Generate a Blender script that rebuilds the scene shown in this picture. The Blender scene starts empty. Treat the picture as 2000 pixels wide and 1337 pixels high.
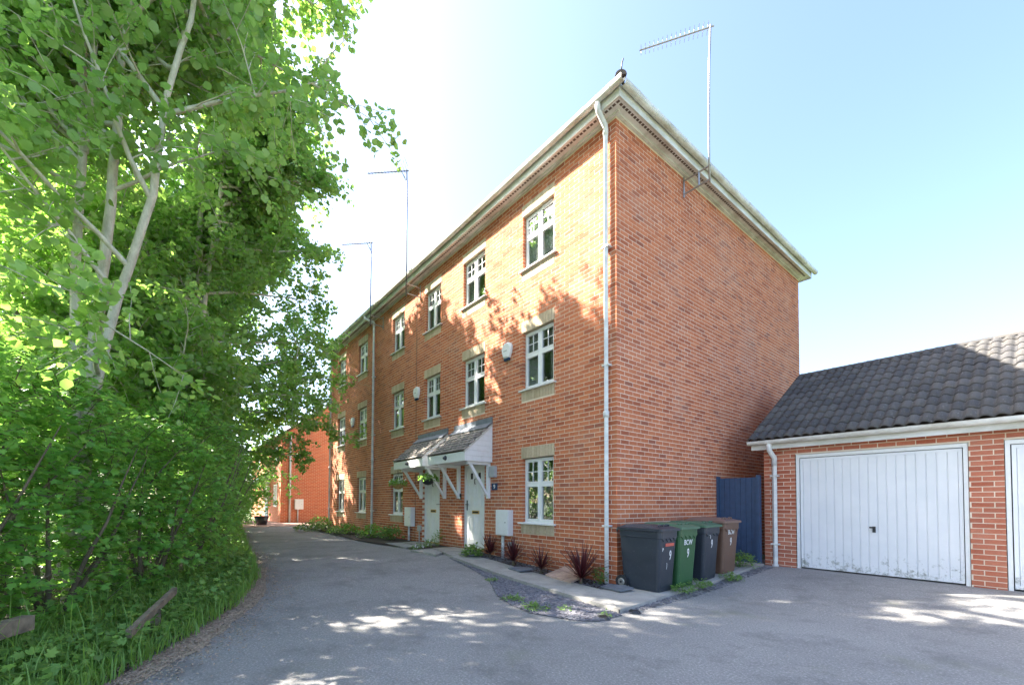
import bpy, math, random
import numpy as np
from mathutils import Vector, Matrix

# ------------------------------------------------------------------ camera, sky, sun, exposure
scene = bpy.context.scene
COL = scene.collection
CAM_POS = (4.1659, -5.7462, 1.3259)
CR = Vector((0.60576511, 0.79562576, 0.0053189))
CU = Vector((0.01832177, -0.02063227, 0.99961924))
CF = Vector((-0.79543255, 0.605437, 0.02707558))
cam_d = bpy.data.cameras.new('camera')
cam = bpy.data.objects.new('camera', cam_d)
COL.objects.link(cam)
m = Matrix.Identity(4)
for i in range(3):
    m[i][0], m[i][1], m[i][2], m[i][3] = CR[i], CU[i], -CF[i], CAM_POS[i]
cam.matrix_world = m
cam_d.sensor_width = 36.0
cam_d.lens = 36.0 * 833.468 / 2000
cam_d.shift_x = (1000 - 953.605) / 2000
cam_d.shift_y = (956.694 - 668.5) / 2000
cam_d.clip_start = 0.05
cam_d.clip_end = 2000
scene.camera = cam

SUN_FROM = Vector((-1.2, -1.0, 1.48)).normalized()
SUN_EL = math.asin(SUN_FROM.z)
world = bpy.data.worlds.new('World')
scene.world = world
world.use_nodes = True
wn = world.node_tree
bg = wn.nodes['Background']
sky = wn.nodes.new('ShaderNodeTexSky')
sky.sky_type = 'NISHITA'
sky.sun_disc = False
sky.sun_elevation = SUN_EL
sky.sun_rotation = math.atan2(SUN_FROM.x, SUN_FROM.y)
sky.altitude = 0
sky.air_density = 0.88
sky.dust_density = 2.6
sky.ozone_density = 1.8
wn.links.new(sky.outputs[0], bg.inputs[0])
bg.inputs[1].default_value = 0.10

sun_d = bpy.data.lights.new('sun', 'SUN')
sun_d.energy = 5.0
sun_d.angle = math.radians(0.55)
sun_d.color = (1.0, 0.93, 0.82)
sun = bpy.data.objects.new('sun', sun_d)
COL.objects.link(sun)
sun.rotation_euler = (-SUN_FROM).to_track_quat('-Z', 'Y').to_euler()
sun.location = (-12, -10, 20)

scene.view_settings.view_transform = 'Standard'
scene.view_settings.look = 'None'
scene.view_settings.gamma = 1
scene.view_settings.exposure = 2.62
scene.render.engine = 'CYCLES'
scene.cycles.use_denoising = True
scene.cycles.max_bounces = 8
scene.cycles.diffuse_bounces = 4
scene.cycles.transmission_bounces = 5
scene.cycles.transparent_max_bounces = 10
scene.cycles.sample_clamp_indirect = 8

rnd = random.Random(7)
rng = np.random.default_rng(11)

# ------------------------------------------------------------------ helpers
def ss(t):
    t = min(max(t, 0.0), 1.0)
    return t * t * (3 - 2 * t)

def gh(x, y):
    """height of the ground: level at the house corner, rising towards the doors and the garage"""
    return 0.17 * ss((-x - 0.3) / 4.0) + 0.13 * ss((y - 0.5) / 3.0)

def project(p):
    d = Vector(p) - Vector(CAM_POS)
    z = d.dot(CF)
    return 953.605 + 833.468 * d.dot(CR) / z, 956.694 - 833.468 * d.dot(CU) / z, z

class NT:
    def __init__(self, name):
        self.mat = bpy.data.materials.new(name)
        self.mat.use_nodes = True
        self.t = self.mat.node_tree
        self.b = self.t.nodes['Principled BSDF']
        self.out = self.t.nodes['Material Output']
    def n(self, typ, **kw):
        o = self.t.nodes.new(typ)
        for k, v in kw.items():
            setattr(o, k, v)
        return o
    def l(self, a, b):
        self.t.links.new(a, b)
    def noise(self, scale, detail=4.0, rough=0.55, vec=None, w=None):
        o = self.n('ShaderNodeTexNoise')
        o.inputs['Scale'].default_value = scale
        o.inputs['Detail'].default_value = detail
        o.inputs['Roughness'].default_value = rough
        if vec is not None:
            self.l(vec, o.inputs['Vector'])
        return o.outputs[0]
    def pos(self):
        return self.n('ShaderNodeNewGeometry').outputs['Position']
    def ramp(self, fac, stops):
        o = self.n('ShaderNodeValToRGB')
        el = o.color_ramp.elements
        while len(el) < len(stops):
            el.new(0.5)
        for e, (p, c) in zip(el, stops):
            e.position = p
            e.color = (c[0], c[1], c[2], 1) if not isinstance(c, (int, float)) else (c, c, c, 1)
        self.l(fac, o.inputs[0])
        return o.outputs[0]
    def mix(self, fac, a, b, blend='MIX'):
        o = self.n('ShaderNodeMix', data_type='RGBA', blend_type=blend)
        for s, v in ((o.inputs[0], fac), (o.inputs[6], a), (o.inputs[7], b)):
            if isinstance(v, (int, float)):
                s.default_value = v
            elif isinstance(v, tuple):
                s.default_value = (v[0], v[1], v[2], 1)
            else:
                self.l(v, s)
        return o.outputs[2]
    def math(self, op, a, b=None, c=None):
        o = self.n('ShaderNodeMath', operation=op)
        for i, v in enumerate((a, b, c)):
            if v is None:
                continue
            if isinstance(v, (int, float)):
                o.inputs[i].default_value = v
            else:
                self.l(v, o.inputs[i])
        return o.outputs[0]
    def bump(self, height, strength=0.3, dist=0.01):
        o = self.n('ShaderNodeBump')
        o.inputs['Strength'].default_value = strength
        o.inputs['Distance'].default_value = dist
        self.l(height, o.inputs['Height'])
        self.l(o.outputs[0], self.b.inputs['Normal'])
    def color(self, c):
        if isinstance(c, tuple):
            self.b.inputs['Base Color'].default_value = (c[0], c[1], c[2], 1)
        else:
            self.l(c, self.b.inputs['Base Color'])
    def rough(self, r):
        if isinstance(r, (int, float)):
            self.b.inputs['Roughness'].default_value = r
        else:
            self.l(r, self.b.inputs['Roughness'])
    def scaled(self, v3):
        mp = self.n('ShaderNodeMapping')
        mp.inputs['Scale'].default_value = v3
        self.l(self.pos(), mp.inputs['Vector'])
        return mp.outputs[0]

def plain(name, c, rough=0.5, var=0.12, scale=6.0, bump=0.0, metallic=0.0, spec=0.5):
    k = NT(name)
    p = k.pos()
    f = k.noise(scale, 5, 0.6, p)
    lo = tuple(max(0, v * (1 - var)) for v in c)
    hi = tuple(min(1, v * (1 + var)) for v in c)
    k.color(k.ramp(f, [(0.3, lo), (0.7, hi)]))
    k.rough(rough)
    k.b.inputs['Metallic'].default_value = metallic
    k.b.inputs['Specular IOR Level'].default_value = spec
    if bump:
        k.bump(k.noise(scale * 12, 3, 0.6, p), bump, 0.004)
    return k.mat

def brick_material(name, stops, pale=(0.55, 0.42, 0.34)):
    k = NT(name)
    isl = k.n('ShaderNodeNewGeometry').outputs['Random Per Island']
    oi = k.n('ShaderNodeObjectInfo').outputs['Random']
    r = k.math('FRACT', k.math('ADD', isl, k.math('MULTIPLY', oi, 7.31)))
    c = k.ramp(r, stops)
    p = k.pos()
    n1 = k.noise(28, 5, 0.65, p)
    c = k.mix(k.ramp(n1, [(0.40, 0.0), (0.80, 0.35)]), c, (0.20, 0.055, 0.03), 'MIX')
    n2 = k.noise(0.9, 5, 0.6, p)
    c = k.mix(k.ramp(n2, [(0.50, 0.0), (0.78, 0.22)]), c, pale)
    n3 = k.noise(140, 2, 0.5, p)
    c = k.mix(k.ramp(n3, [(0.62, 0.0), (0.75, 0.35)]), c, pale)
    k.color(c)
    k.rough(0.88)
    k.b.inputs['Specular IOR Level'].default_value = 0.25
    k.bump(k.noise(90, 4, 0.65, p), 0.5, 0.004)
    return k.mat

M = {}
M['brick'] = brick_material('brick_red', [(0.0, (0.36, 0.105, 0.052)), (0.2, (0.47, 0.143, 0.066)), (0.5, (0.53, 0.170, 0.077)),
                                          (0.8, (0.58, 0.200, 0.094)), (0.94, (0.45, 0.150, 0.080)), (1.0, (0.31, 0.10, 0.058))])
M['brick_garage'] = brick_material('brick_garage_red', [(0.0, (0.40, 0.11, 0.06)), (0.5, (0.48, 0.145, 0.08)), (1.0, (0.54, 0.19, 0.11))])

def mortar_material():
    k = NT('mortar_cream')
    p = k.pos()
    c = k.ramp(k.noise(3, 5, 0.6, p), [(0.3, (0.68, 0.57, 0.44)), (0.7, (0.82, 0.71, 0.57))])
    k.color(c)
    k.rough(0.95)
    k.bump(k.noise(160, 3, 0.6, p), 0.5, 0.003)
    return k.mat
M['mortar'] = mortar_material()
M['buff'] = brick_material('buff_soldier_brick', [(0.0, (0.44, 0.36, 0.24)), (0.5, (0.52, 0.43, 0.30)), (1.0, (0.58, 0.49, 0.35))], (0.62, 0.56, 0.45))

def far_brick_material():
    k = NT('brick_orange_far')
    co = k.n('ShaderNodeTexCoord').outputs['Object']
    sx = k.n('ShaderNodeSeparateXYZ'); k.l(co, sx.inputs[0])
    cx = k.n('ShaderNodeCombineXYZ')
    k.l(k.math('ADD', sx.outputs[0], sx.outputs[1]), cx.inputs[0])
    k.l(sx.outputs[2], cx.inputs[1])
    b = k.n('ShaderNodeTexBrick')
    k.l(cx.outputs[0], b.inputs['Vector'])
    b.inputs['Scale'].default_value = 1.0
    b.inputs['Brick Width'].default_value = 0.225
    b.inputs['Row Height'].default_value = 0.075
    b.inputs['Mortar Size'].default_value = 0.006
    b.inputs['Color1'].default_value = (0.54, 0.125, 0.05, 1)
    b.inputs['Color2'].default_value = (0.45, 0.095, 0.038, 1)
    b.inputs['Mortar'].default_value = (0.62, 0.45, 0.3, 1)
    k.color(b.outputs['Color'])
    k.rough(0.9)
    k.bump(b.outputs['Fac'], -0.4, 0.004)
    return k.mat
M['brick_far'] = far_brick_material()

def upvc():
    k = NT('white_upvc')
    p = k.pos()
    n = k.noise(9, 6, 0.7, p)
    k.color(k.ramp(n, [(0.25, (0.73, 0.73, 0.71)), (0.5, (0.79, 0.80, 0.79)), (0.8, (0.83, 0.84, 0.84))]))
    k.rough(0.32)
    return k.mat
M['white'] = upvc()

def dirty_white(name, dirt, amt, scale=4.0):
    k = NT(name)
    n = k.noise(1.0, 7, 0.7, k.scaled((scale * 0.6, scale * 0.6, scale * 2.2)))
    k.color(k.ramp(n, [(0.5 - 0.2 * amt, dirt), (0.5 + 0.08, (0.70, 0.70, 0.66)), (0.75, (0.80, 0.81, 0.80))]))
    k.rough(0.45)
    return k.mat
M['gutter'] = dirty_white('gutter_white_dirty', (0.40, 0.36, 0.28), 0.9, 3)
M['fascia'] = dirty_white('fascia_white', (0.5, 0.49, 0.42), 0.5, 2)
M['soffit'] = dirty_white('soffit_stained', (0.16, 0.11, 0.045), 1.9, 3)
M['pipe'] = dirty_white('downpipe_white', (0.55, 0.56, 0.56), 0.5, 4)

def glass():
    k = NT('window_glass')
    tr = k.n('ShaderNodeBsdfTransparent'); tr.inputs[0].default_value = (0.94, 0.965, 0.97, 1)
    gl = k.n('ShaderNodeBsdfGlossy'); gl.inputs['Roughness'].default_value = 0.015
    fr = k.n('ShaderNodeFresnel'); fr.inputs[0].default_value = 1.45
    mx = k.n('ShaderNodeMixShader')
    k.l(k.math('MULTIPLY_ADD', fr.outputs[0], 0.75, 0.03), mx.inputs[0])
    k.l(tr.outputs[0], mx.inputs[1]); k.l(gl.outputs[0], mx.inputs[2])
    k.l(mx.outputs[0], k.out.inputs[0])
    return k.mat
M['glass'] = glass()
M['room'] = plain('room_wall_grey', (0.76, 0.75, 0.72), 0.9)
M['glow_orange'] = plain('lamp_glow_orange', (0.62, 0.24, 0.05), 0.9)  # orange lamp glow of the corner room, put into a surface colour
M['curtain'] = plain('curtain_white', (0.72, 0.72, 0.70), 0.9)
M['dark'] = plain('dark_void', (0.02, 0.02, 0.022), 0.6)
M['black_plastic'] = plain('black_plastic', (0.022, 0.025, 0.03), 0.42, 0.25)
M['steel'] = plain('galvanised_steel', (0.36, 0.36, 0.36), 0.4, 0.2, 20, metallic=0.7)
M['dark_steel'] = plain('dark_weathered_steel', (0.10, 0.10, 0.105), 0.5, 0.2, 20, metallic=0.5)
M['lead'] = plain('lead_flashing', (0.15, 0.17, 0.20), 0.55, 0.25, 8)
M['navy'] = plain('navy_painted_timber', (0.033, 0.068, 0.135), 0.55, 0.18, 10, 0.15)
M['grey_box'] = plain('grey_plastic', (0.42, 0.43, 0.43), 0.5)
M['plate'] = plain('navy_plate', (0.015, 0.04, 0.10), 0.25)
M['print_white'] = plain('white_print', (0.8, 0.8, 0.78), 0.5)
M['sticker'] = plain('red_sticker', (0.62, 0.12, 0.08), 0.5)
M['brass'] = plain('brass', (0.5, 0.36, 0.13), 0.35, metallic=0.8)
M['timber'] = plain('weathered_timber', (0.20, 0.155, 0.105), 0.85, 0.4, 14, 0.4)
M['terracotta'] = plain('terracotta_slab', (0.50, 0.36, 0.29), 0.9, 0.15, 9, 0.2)
M['coir'] = plain('coir_basket', (0.42, 0.27, 0.10), 0.95, 0.3, 30, 0.5)
M['soil'] = plain('dark_soil', (0.055, 0.042, 0.030), 0.95, 0.4, 14, 0.7)
M['roof_dark'] = plain('roof_tile_dark', (0.12, 0.09, 0.075), 0.9, 0.3, 12)

def tile_material(name, lo, hi):
    k = NT(name)
    isl = k.n('ShaderNodeObjectInfo').outputs['Random']
    p = k.pos()
    c = k.ramp(isl, [(0.0, lo), (1.0, hi)])
    c = k.mix(k.ramp(k.noise(7, 6, 0.7, p), [(0.45, 0.0), (0.7, 0.5)]), c, (0.10, 0.085, 0.06))
    c = k.mix(k.ramp(k.noise(26, 5, 0.75, p), [(0.61, 0.0), (0.69, 0.8)]), c, (0.42, 0.42, 0.40))
    c = k.mix(k.ramp(k.noise(16, 5, 0.75, p), [(0.66, 0.0), (0.74, 0.7)]), c, (0.08, 0.09, 0.03))
    k.color(c)
    k.rough(0.9)
    k.bump(k.noise(80, 5, 0.7, p), 0.6, 0.006)
    return k.mat
M['pantile'] = tile_material('concrete_pantile', (0.062, 0.061, 0.065), (0.105, 0.100, 0.098))
M['plain_tile'] = tile_material('plain_tile', (0.17, 0.155, 0.145), (0.30, 0.265, 0.235))

def garage_door_material():
    k = NT('garage_door_white')
    p = k.pos()
    sep = k.n('ShaderNodeSeparateXYZ'); k.l(p, sep.inputs[0])
    low = k.n('ShaderNodeMapRange'); low.inputs[1].default_value = 0.75; low.inputs[2].default_value = 0.12
    low.inputs[3].default_value = -0.10; low.inputs[4].default_value = 0.13
    k.l(sep.outputs[2], low.inputs[0])
    n = k.noise(11, 8, 0.78, p)
    d = k.ramp(k.math('ADD', n, low.outputs[0]), [(0.585, 0.0), (0.72, 0.75)])
    base = k.ramp(k.noise(2.5, 4, 0.6, p), [(0.3, (0.74, 0.76, 0.78)), (0.7, (0.81, 0.82, 0.83))])
    k.color(k.mix(d, base, (0.16, 0.18, 0.13)))
    k.rough(0.4)
    return k.mat
M['garage_door'] = garage_door_material()

def asphalt():
    k = NT('asphalt_weathered')
    p = k.pos()
    big = k.noise(0.55, 5, 0.6, p)
    c = k.ramp(big, [(0.3, (0.235, 0.228, 0.220)), (0.7, (0.315, 0.305, 0.293))])
    fine = k.noise(52, 5, 0.8, p)
    c = k.mix(k.ramp(fine, [(0.36, 0.75), (0.52, 0.0)]), c, (0.15, 0.145, 0.14))
    c = k.mix(k.ramp(fine, [(0.54, 0.0), (0.68, 0.75)]), c, (0.60, 0.58, 0.55))
    v = k.n('ShaderNodeTexVoronoi'); v.inputs['Scale'].default_value = 21
    k.l(p, v.inputs['Vector'])
    spk = k.ramp(v.outputs['Distance'], [(0.05, 0.7), (0.13, 0.0)])
    c = k.mix(spk, c, (0.50, 0.49, 0.46))
    patch = k.ramp(k.noise(1.3, 9, 0.78, p), [(0.38, 0.6), (0.50, 0.0)])
    c = k.mix(patch, c, (0.15, 0.147, 0.142))
    grit = k.ramp(k.noise(6.0, 8, 0.8, p), [(0.56, 0.0), (0.70, 0.35)])
    c = k.mix(grit, c, (0.50, 0.46, 0.41))
    moss = k.ramp(k.noise(0.8, 6, 0.7, p), [(0.58, 0.0), (0.72, 0.4)])
    c = k.mix(moss, c, (0.20, 0.21, 0.13))
    k.color(c)
    k.rough(0.85)
    k.bump(k.noise(95, 4, 0.75, p), 0.7, 0.006)
    return k.mat
M['asphalt'] = asphalt()

def concrete():
    k = NT('concrete_path')
    p = k.pos()
    c = k.ramp(k.noise(3.5, 6, 0.7, p), [(0.3, (0.27, 0.26, 0.24)), (0.7, (0.42, 0.40, 0.37))])
    c = k.mix(k.ramp(k.noise(60, 4, 0.7, p), [(0.55, 0.0), (0.7, 0.6)]), c, (0.52, 0.51, 0.48))
    c = k.mix(k.ramp(k.noise(12, 6, 0.75, p), [(0.58, 0.0), (0.7, 0.5)]), c, (0.16, 0.17, 0.12))
    k.color(c)
    k.rough(0.92)
    k.bump(k.noise(70, 4, 0.7, p), 0.6, 0.006)
    return k.mat
M['concrete'] = concrete()
M['slab'] = plain('grey_paving_slab', (0.30, 0.29, 0.27), 0.9, 0.25, 12, 0.3)
M['slate'] = plain('slate_chips', (0.165, 0.162, 0.182), 0.7, 0.45, 25)
M['earth'] = plain('leaf_mould', (0.075, 0.060, 0.040), 0.95, 0.5, 9, 0.6)
M['litter'] = plain('dry_leaf_litter', (0.36, 0.28, 0.21), 0.95, 0.6, 40, 0.5)
M['paver'] = plain('red_block_paving', (0.33, 0.20, 0.165), 0.9, 0.25, 9, 0.2)
M['meadow'] = plain('distant_grass', (0.07, 0.10, 0.035), 0.95, 0.4, 0.6)

def bark(name, lo, hi):
    k = NT(name)
    n = k.noise(1.0, 7, 0.7, k.scaled((14, 14, 5)))
    c = k.ramp(n, [(0.3, lo), (0.65, hi)])
    sp = k.noise(1.0, 5, 0.7, k.scaled((30, 30, 60)))
    c = k.mix(k.ramp(sp, [(0.62, 0.0), (0.7, 0.7)]), c, (0.07, 0.06, 0.045))
    k.color(c); k.rough(0.85)
    k.bump(n, 0.5, 0.01)
    return k.mat
M['bark_pale'] = bark('poplar_bark', (0.36, 0.34, 0.25), (0.62, 0.59, 0.47))
M['bark_dark'] = bark('dark_bark', (0.08, 0.065, 0.045), (0.20, 0.16, 0.11))

def leaf_mat(name, top, under, trans, amount=0.45, rough=0.42):
    k = NT(name)
    g = k.n('ShaderNodeNewGeometry')
    r = g.outputs['Random Per Island']
    lo = tuple(v * 0.62 for v in top)
    hi = tuple(min(1, v * s) for v, s in zip(top, (1.5, 1.32, 1.1)))
    c = k.ramp(r, [(0.0, lo), (0.5, top), (1.0, hi)])
    c = k.mix(g.outputs['Backfacing'], c, under)
    k.color(c)
    k.rough(rough)
    k.b.inputs['Specular IOR Level'].default_value = 0.35
    t = k.n('ShaderNodeBsdfTranslucent')
    k.l(k.ramp(r, [(0.0, tuple(v * 0.75 for v in trans)), (1.0, trans)]), t.inputs[0])
    mx = k.n('ShaderNodeMixShader')
    mx.inputs[0].default_value = amount
    k.l(k.b.outputs[0], mx.inputs[1]); k.l(t.outputs[0], mx.inputs[2])
    k.l(mx.outputs[0], k.out.inputs[0])
    return k.mat
M['leaf_poplar'] = leaf_mat('poplar_leaf', (0.165, 0.315, 0.075), (0.27, 0.40, 0.18), (0.48, 0.80, 0.14), 0.52)
M['leaf_maple'] = leaf_mat('maple_leaf', (0.15, 0.34, 0.075), (0.20, 0.37, 0.12), (0.42, 0.78, 0.13), 0.48)
M['leaf_back'] = leaf_mat('woodland_leaf', (0.13, 0.295, 0.065), (0.20, 0.36, 0.13), (0.44, 0.78, 0.13), 0.52)
M['grass'] = leaf_mat('grass_blade', (0.19, 0.35, 0.07), (0.20, 0.35, 0.08), (0.34, 0.58, 0.1), 0.4)
M['weed'] = leaf_mat('weed_leaf', (0.17, 0.32, 0.07), (0.20, 0.32, 0.10), (0.25, 0.42, 0.08), 0.35)
M['cordyline'] = leaf_mat('cordyline_leaf', (0.085, 0.022, 0.028), (0.12, 0.045, 0.045), (0.16, 0.03, 0.03), 0.2, 0.35)
M['petal'] = plain('white_petal', (0.78, 0.78, 0.80), 0.7)
M['blossom'] = plain('cream_blossom', (0.62, 0.52, 0.38), 0.8)

def bin_mat(name, c):
    k = NT(name)
    p = k.pos()
    n = k.noise(5, 6, 0.7, p)
    lo = tuple(v * 0.8 for v in c)
    cc = k.ramp(n, [(0.35, lo), (0.7, c)])
    cc = k.mix(k.ramp(k.noise(30, 6, 0.75, p), [(0.60, 0.0), (0.75, 0.35)]), cc, (0.30, 0.29, 0.27))
    k.color(cc)
    k.rough(k.ramp(n, [(0.3, 0.38), (0.7, 0.55)]))
    return k.mat

class MB:
    def __init__(self):
        self.v = []; self.f = []
    def add(self, vs, fs):
        o = len(self.v)
        self.v += [tuple(p) for p in vs]
        self.f += [tuple(i + o for i in q) for q in fs]
        return self
    def box(self, x0, x1, y0, y1, z0, z1):
        return self.add([(x0, y0, z0), (x1, y0, z0), (x1, y1, z0), (x0, y1, z0), (x0, y0, z1), (x1, y0, z1), (x1, y1, z1), (x0, y1, z1)],
                        [(0, 3, 2, 1), (4, 5, 6, 7), (0, 1, 5, 4), (1, 2, 6, 5), (2, 3, 7, 6), (3, 0, 4, 7)])
    def prism(self, prof, off):
        """closed polygon prof (3-D points) swept by the vector off"""
        n = len(prof)
        q = [tuple(a + b for a, b in zip(p, off)) for p in prof]
        fs = [tuple(range(n))[::-1], tuple(range(n, 2 * n))]
        fs += [(i, (i + 1) % n, n + (i + 1) % n, n + i) for i in range(n)]
        return self.add(list(prof) + q, fs)
    def tube(self, pts, rad, n=8, cap=True):
        pts = [Vector(p) for p in pts]
        if isinstance(rad, (int, float)):
            rad = [rad] * len(pts)
        vs = []; fs = []
        prev = None
        for i, p in enumerate(pts):
            d = (pts[min(i + 1, len(pts) - 1)] - pts[max(i - 1, 0)]).normalized()
            if prev is None:
                a = Vector((0, 0, 1)) if abs(d.z) < 0.9 else Vector((1, 0, 0))
                u = d.cross(a).normalized()
            else:
                u = (prev - d * prev.dot(d)).normalized()
            prev = u
            w = d.cross(u)
            for k in range(n):
                an = 2 * math.pi * k / n
                vs.append(p + (u * math.cos(an) + w * math.sin(an)) * rad[i])
        for i in range(len(pts) - 1):
            for k in range(n):
                a, b = i * n + k, i * n + (k + 1) % n
                fs.append((a, b, b + n, a + n))
        if cap:
            fs.append(tuple(range(n))[::-1])
            fs.append(tuple(range((len(pts) - 1) * n, len(pts) * n)))
        return self.add(vs, fs)
    def build(self, name, mat, parent=None, smooth=False):
        me = bpy.data.meshes.new(name)
        me.from_pydata(self.v, [], self.f)
        me.update()
        if smooth:
            me.polygons.foreach_set('use_smooth', [True] * len(me.polygons))
        return link(name, me, mat, parent)

def link(name, me, mat, parent=None, loc=None):
    if mat is not None and not len(me.materials):
        me.materials.append(M[mat] if isinstance(mat, str) else mat)
    o = bpy.data.objects.new(name, me)
    COL.objects.link(o)
    if parent is not None:
        o.parent = parent
        if parent.type == 'EMPTY':
            o.matrix_parent_inverse = Matrix.Translation(-parent.location)
    if loc is not None:
        o.location = loc
    return o

def tag(o, label, cat=None, group=None):
    o['label'] = label
    if cat: o['category'] = cat
    if group: o['group'] = group
    return o

def thing(name, loc, label, cat, group=None):
    o = bpy.data.objects.new(name, None)
    o.empty_display_size = 0.2
    COL.objects.link(o)
    o.location = loc
    return tag(o, label, cat, group)

def structure(o):
    o['kind'] = 'structure'
    return o

def stuff(o, label=None, cat=None):
    o['kind'] = 'stuff'
    if label: tag(o, label, cat)
    return o

def np_mesh(name, V, F, mat, parent=None):
    """V (n,3), F (m,k) arrays -> mesh object"""
    me = bpy.data.meshes.new(name)
    V = np.asarray(V, np.float32); F = np.asarray(F, np.int32)
    me.vertices.add(len(V)); me.vertices.foreach_set('co', V.ravel())
    k = F.shape[1]
    me.loops.add(F.size); me.loops.foreach_set('vertex_index', F.ravel())
    me.polygons.add(len(F))
    me.polygons.foreach_set('loop_start', np.arange(0, F.size, k, dtype=np.int32))
    me.polygons.foreach_set('loop_total', np.full(len(F), k, np.int32))
    me.update(calc_edges=True)
    me.validate()
    return link(name, me, mat, parent)

def text_mesh(name, s, size, mat, parent, origin, xdir, zdir, depth=0.002, xs=1.0):
    """flat raised lettering: a mesh whose text runs along xdir with its top along zdir"""
    cu = bpy.data.curves.new(name, 'FONT')
    cu.body = s; cu.size = size; cu.align_x = 'CENTER'; cu.extrude = depth; cu.resolution_u = 3; cu.offset = size * 0.018
    tmp = bpy.data.objects.new(name + '_tmp', cu)
    me = bpy.data.meshes.new_from_object(tmp)
    bpy.data.objects.remove(tmp); bpy.data.curves.remove(cu)
    x = Vector(xdir).normalized(); z = Vector(zdir).normalized(); n = x.cross(z)
    mt = Matrix(((x[0] * xs, z[0], n[0], origin[0]), (x[1] * xs, z[1], n[1], origin[1]), (x[2] * xs, z[2], n[2], origin[2]), (0, 0, 0, 1)))
    me.transform(mt)
    me.name = name
    me.materials.clear()
    return link(name, me, mat, parent)

def ribbon(name, A, B, nseg, mseg, zoff, mat, parent=None, edge=0.0, jitter=0.0):
    """sheet draped on the ground between polylines A and B (plan points), optional downturned edge depth"""
    def resample(P, n):
        P = [Vector((p[0], p[1], 0)) for p in P]
        L = [0.0]
        for a, b in zip(P, P[1:]):
            L.append(L[-1] + (b - a).length)
        out = []
        for i in range(n + 1):
            t = L[-1] * i / n
            j = max(k for k in range(len(L)) if L[k] <= t + 1e-9)
            j = min(j, len(P) - 2)
            u = (t - L[j]) / max(L[j + 1] - L[j], 1e-9)
            out.append(P[j].lerp(P[j + 1], u))
        return out
    a = resample(A, nseg); b = resample(B, nseg)
    V = []; F = []
    for i in range(nseg + 1):
        for j in range(mseg + 1):
            p = a[i].lerp(b[i], j / mseg)
            x = p.x + rnd.uniform(-jitter, jitter); y = p.y + rnd.uniform(-jitter, jitter)
            z = gh(x, y) + zoff
            V.append((x, y, z))
    w = mseg + 1
    for i in range(nseg):
        for j in range(mseg):
            F.append((i * w + j, (i + 1) * w + j, (i + 1) * w + j + 1, i * w + j + 1))
    mb = MB(); mb.add(V, F)
    if edge:
        ring = [i * w for i in range(nseg + 1)] + [nseg * w + j for j in range(1, mseg + 1)] + [i * w + mseg for i in range(nseg - 1, -1, -1)] + [j for j in range(mseg - 1, 0, -1)]
        o = len(mb.v)
        for r in ring:
            x, y, z = mb.v[r]
            mb.v.append((x, y, z - edge))
        n = len(ring)
        for i in range(n):
            mb.f.append((ring[i], ring[(i + 1) % n], o + (i + 1) % n, o + i))
    return mb.build(name, mat, parent)

# ------------------------------------------------------------------ ground
def ground_grid(name, xs, ys, zoff, mat, inside=None):
    V = [(x, y, gh(x, y) + zoff) for x in xs for y in ys]
    n = len(ys); F = []
    for i in range(len(xs) - 1):
        for j in range(n - 1):
            F.append((i * n + j, (i + 1) * n + j, (i + 1) * n + j + 1, i * n + j + 1))
    mb = MB(); mb.add(V, F)
    return structure(mb.build(name, mat, smooth=True))

far = [-600, -200, -80, -45]
xs = far + [-30 + 0.75 * i for i in range(57)] + [14, 20, 40, 100, 400]
ys = far + [-20 + 0.75 * i for i in range(54)] + [24, 40, 90, 300, 700]
ground_grid('ground', xs, ys, -0.03, 'meadow')
ground_grid('driveway', [-24 + 0.5 * i for i in range(77)], [-8.5 + 0.5 * i for i in range(27)], 0.0, 'asphalt')
GE = [(9, -11.0), (4.6, -8.4), (2.2, -7.2), (0.8, -6.45), (0.04, -6.06), (-0.42, -5.8), (-1.73, -5.08), (-3.0, -4.67), (-4.73, -4.47), (-9.09, -4.0), (-13.32, -3.53), (-24, -2.9)]
AE = [(9, -10.7), (4.9, -8.2), (2.45, -7.0), (1.0, -6.25), (0.19, -5.86), (-0.52, -5.39), (-2.14, -4.62), (-3.67, -4.35), (-6.48, -4.16), (-9.1, -3.85), (-13.3, -3.4), (-24, -2.8)]
structure(ribbon('verge', GE, [(9, -30), (0, -30), (-10, -30), (-24, -30)], 90, 40, 0.035, 'earth', jitter=0.03))
structure(ribbon('paved_yard', [(-16.6, -3.2), (-16.4, 2.6)], [(-23.5, -3.2), (-23.5, 2.6)], 12, 14, 0.012, 'paver'))

# ------------------------------------------------------------------ the terraced house
XE, W = -14.75, 8.37
Z0, CH = 0.02, 0.075
ZS = 7.655
def zc(k): return Z0 + CH * k
ROWS = {'g': (zc(12), zc(29)), 'm': (zc(47) + 0.03, zc(63)), 't': (zc(80), zc(95))}
COLS = {'c1': (-2.287, -1.365), 'c2': (-4.461, -3.522), 'c3': (-6.366, -5.479), 'c4': (-8.515, -7.617), 'c5': (-11.51, -10.575), 'c6': (-13.80, -12.86)}
WINDOWS = [(c, r) for c in COLS for r in 'tmg' if not (r == 'g' and c in ('c2', 'c3'))]
DOORS = {'d1': (-4.425, -3.519, 0.2), 'd2': (-6.403, -5.474, 0.19)}
DOOR_TOP = 2.21

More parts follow.
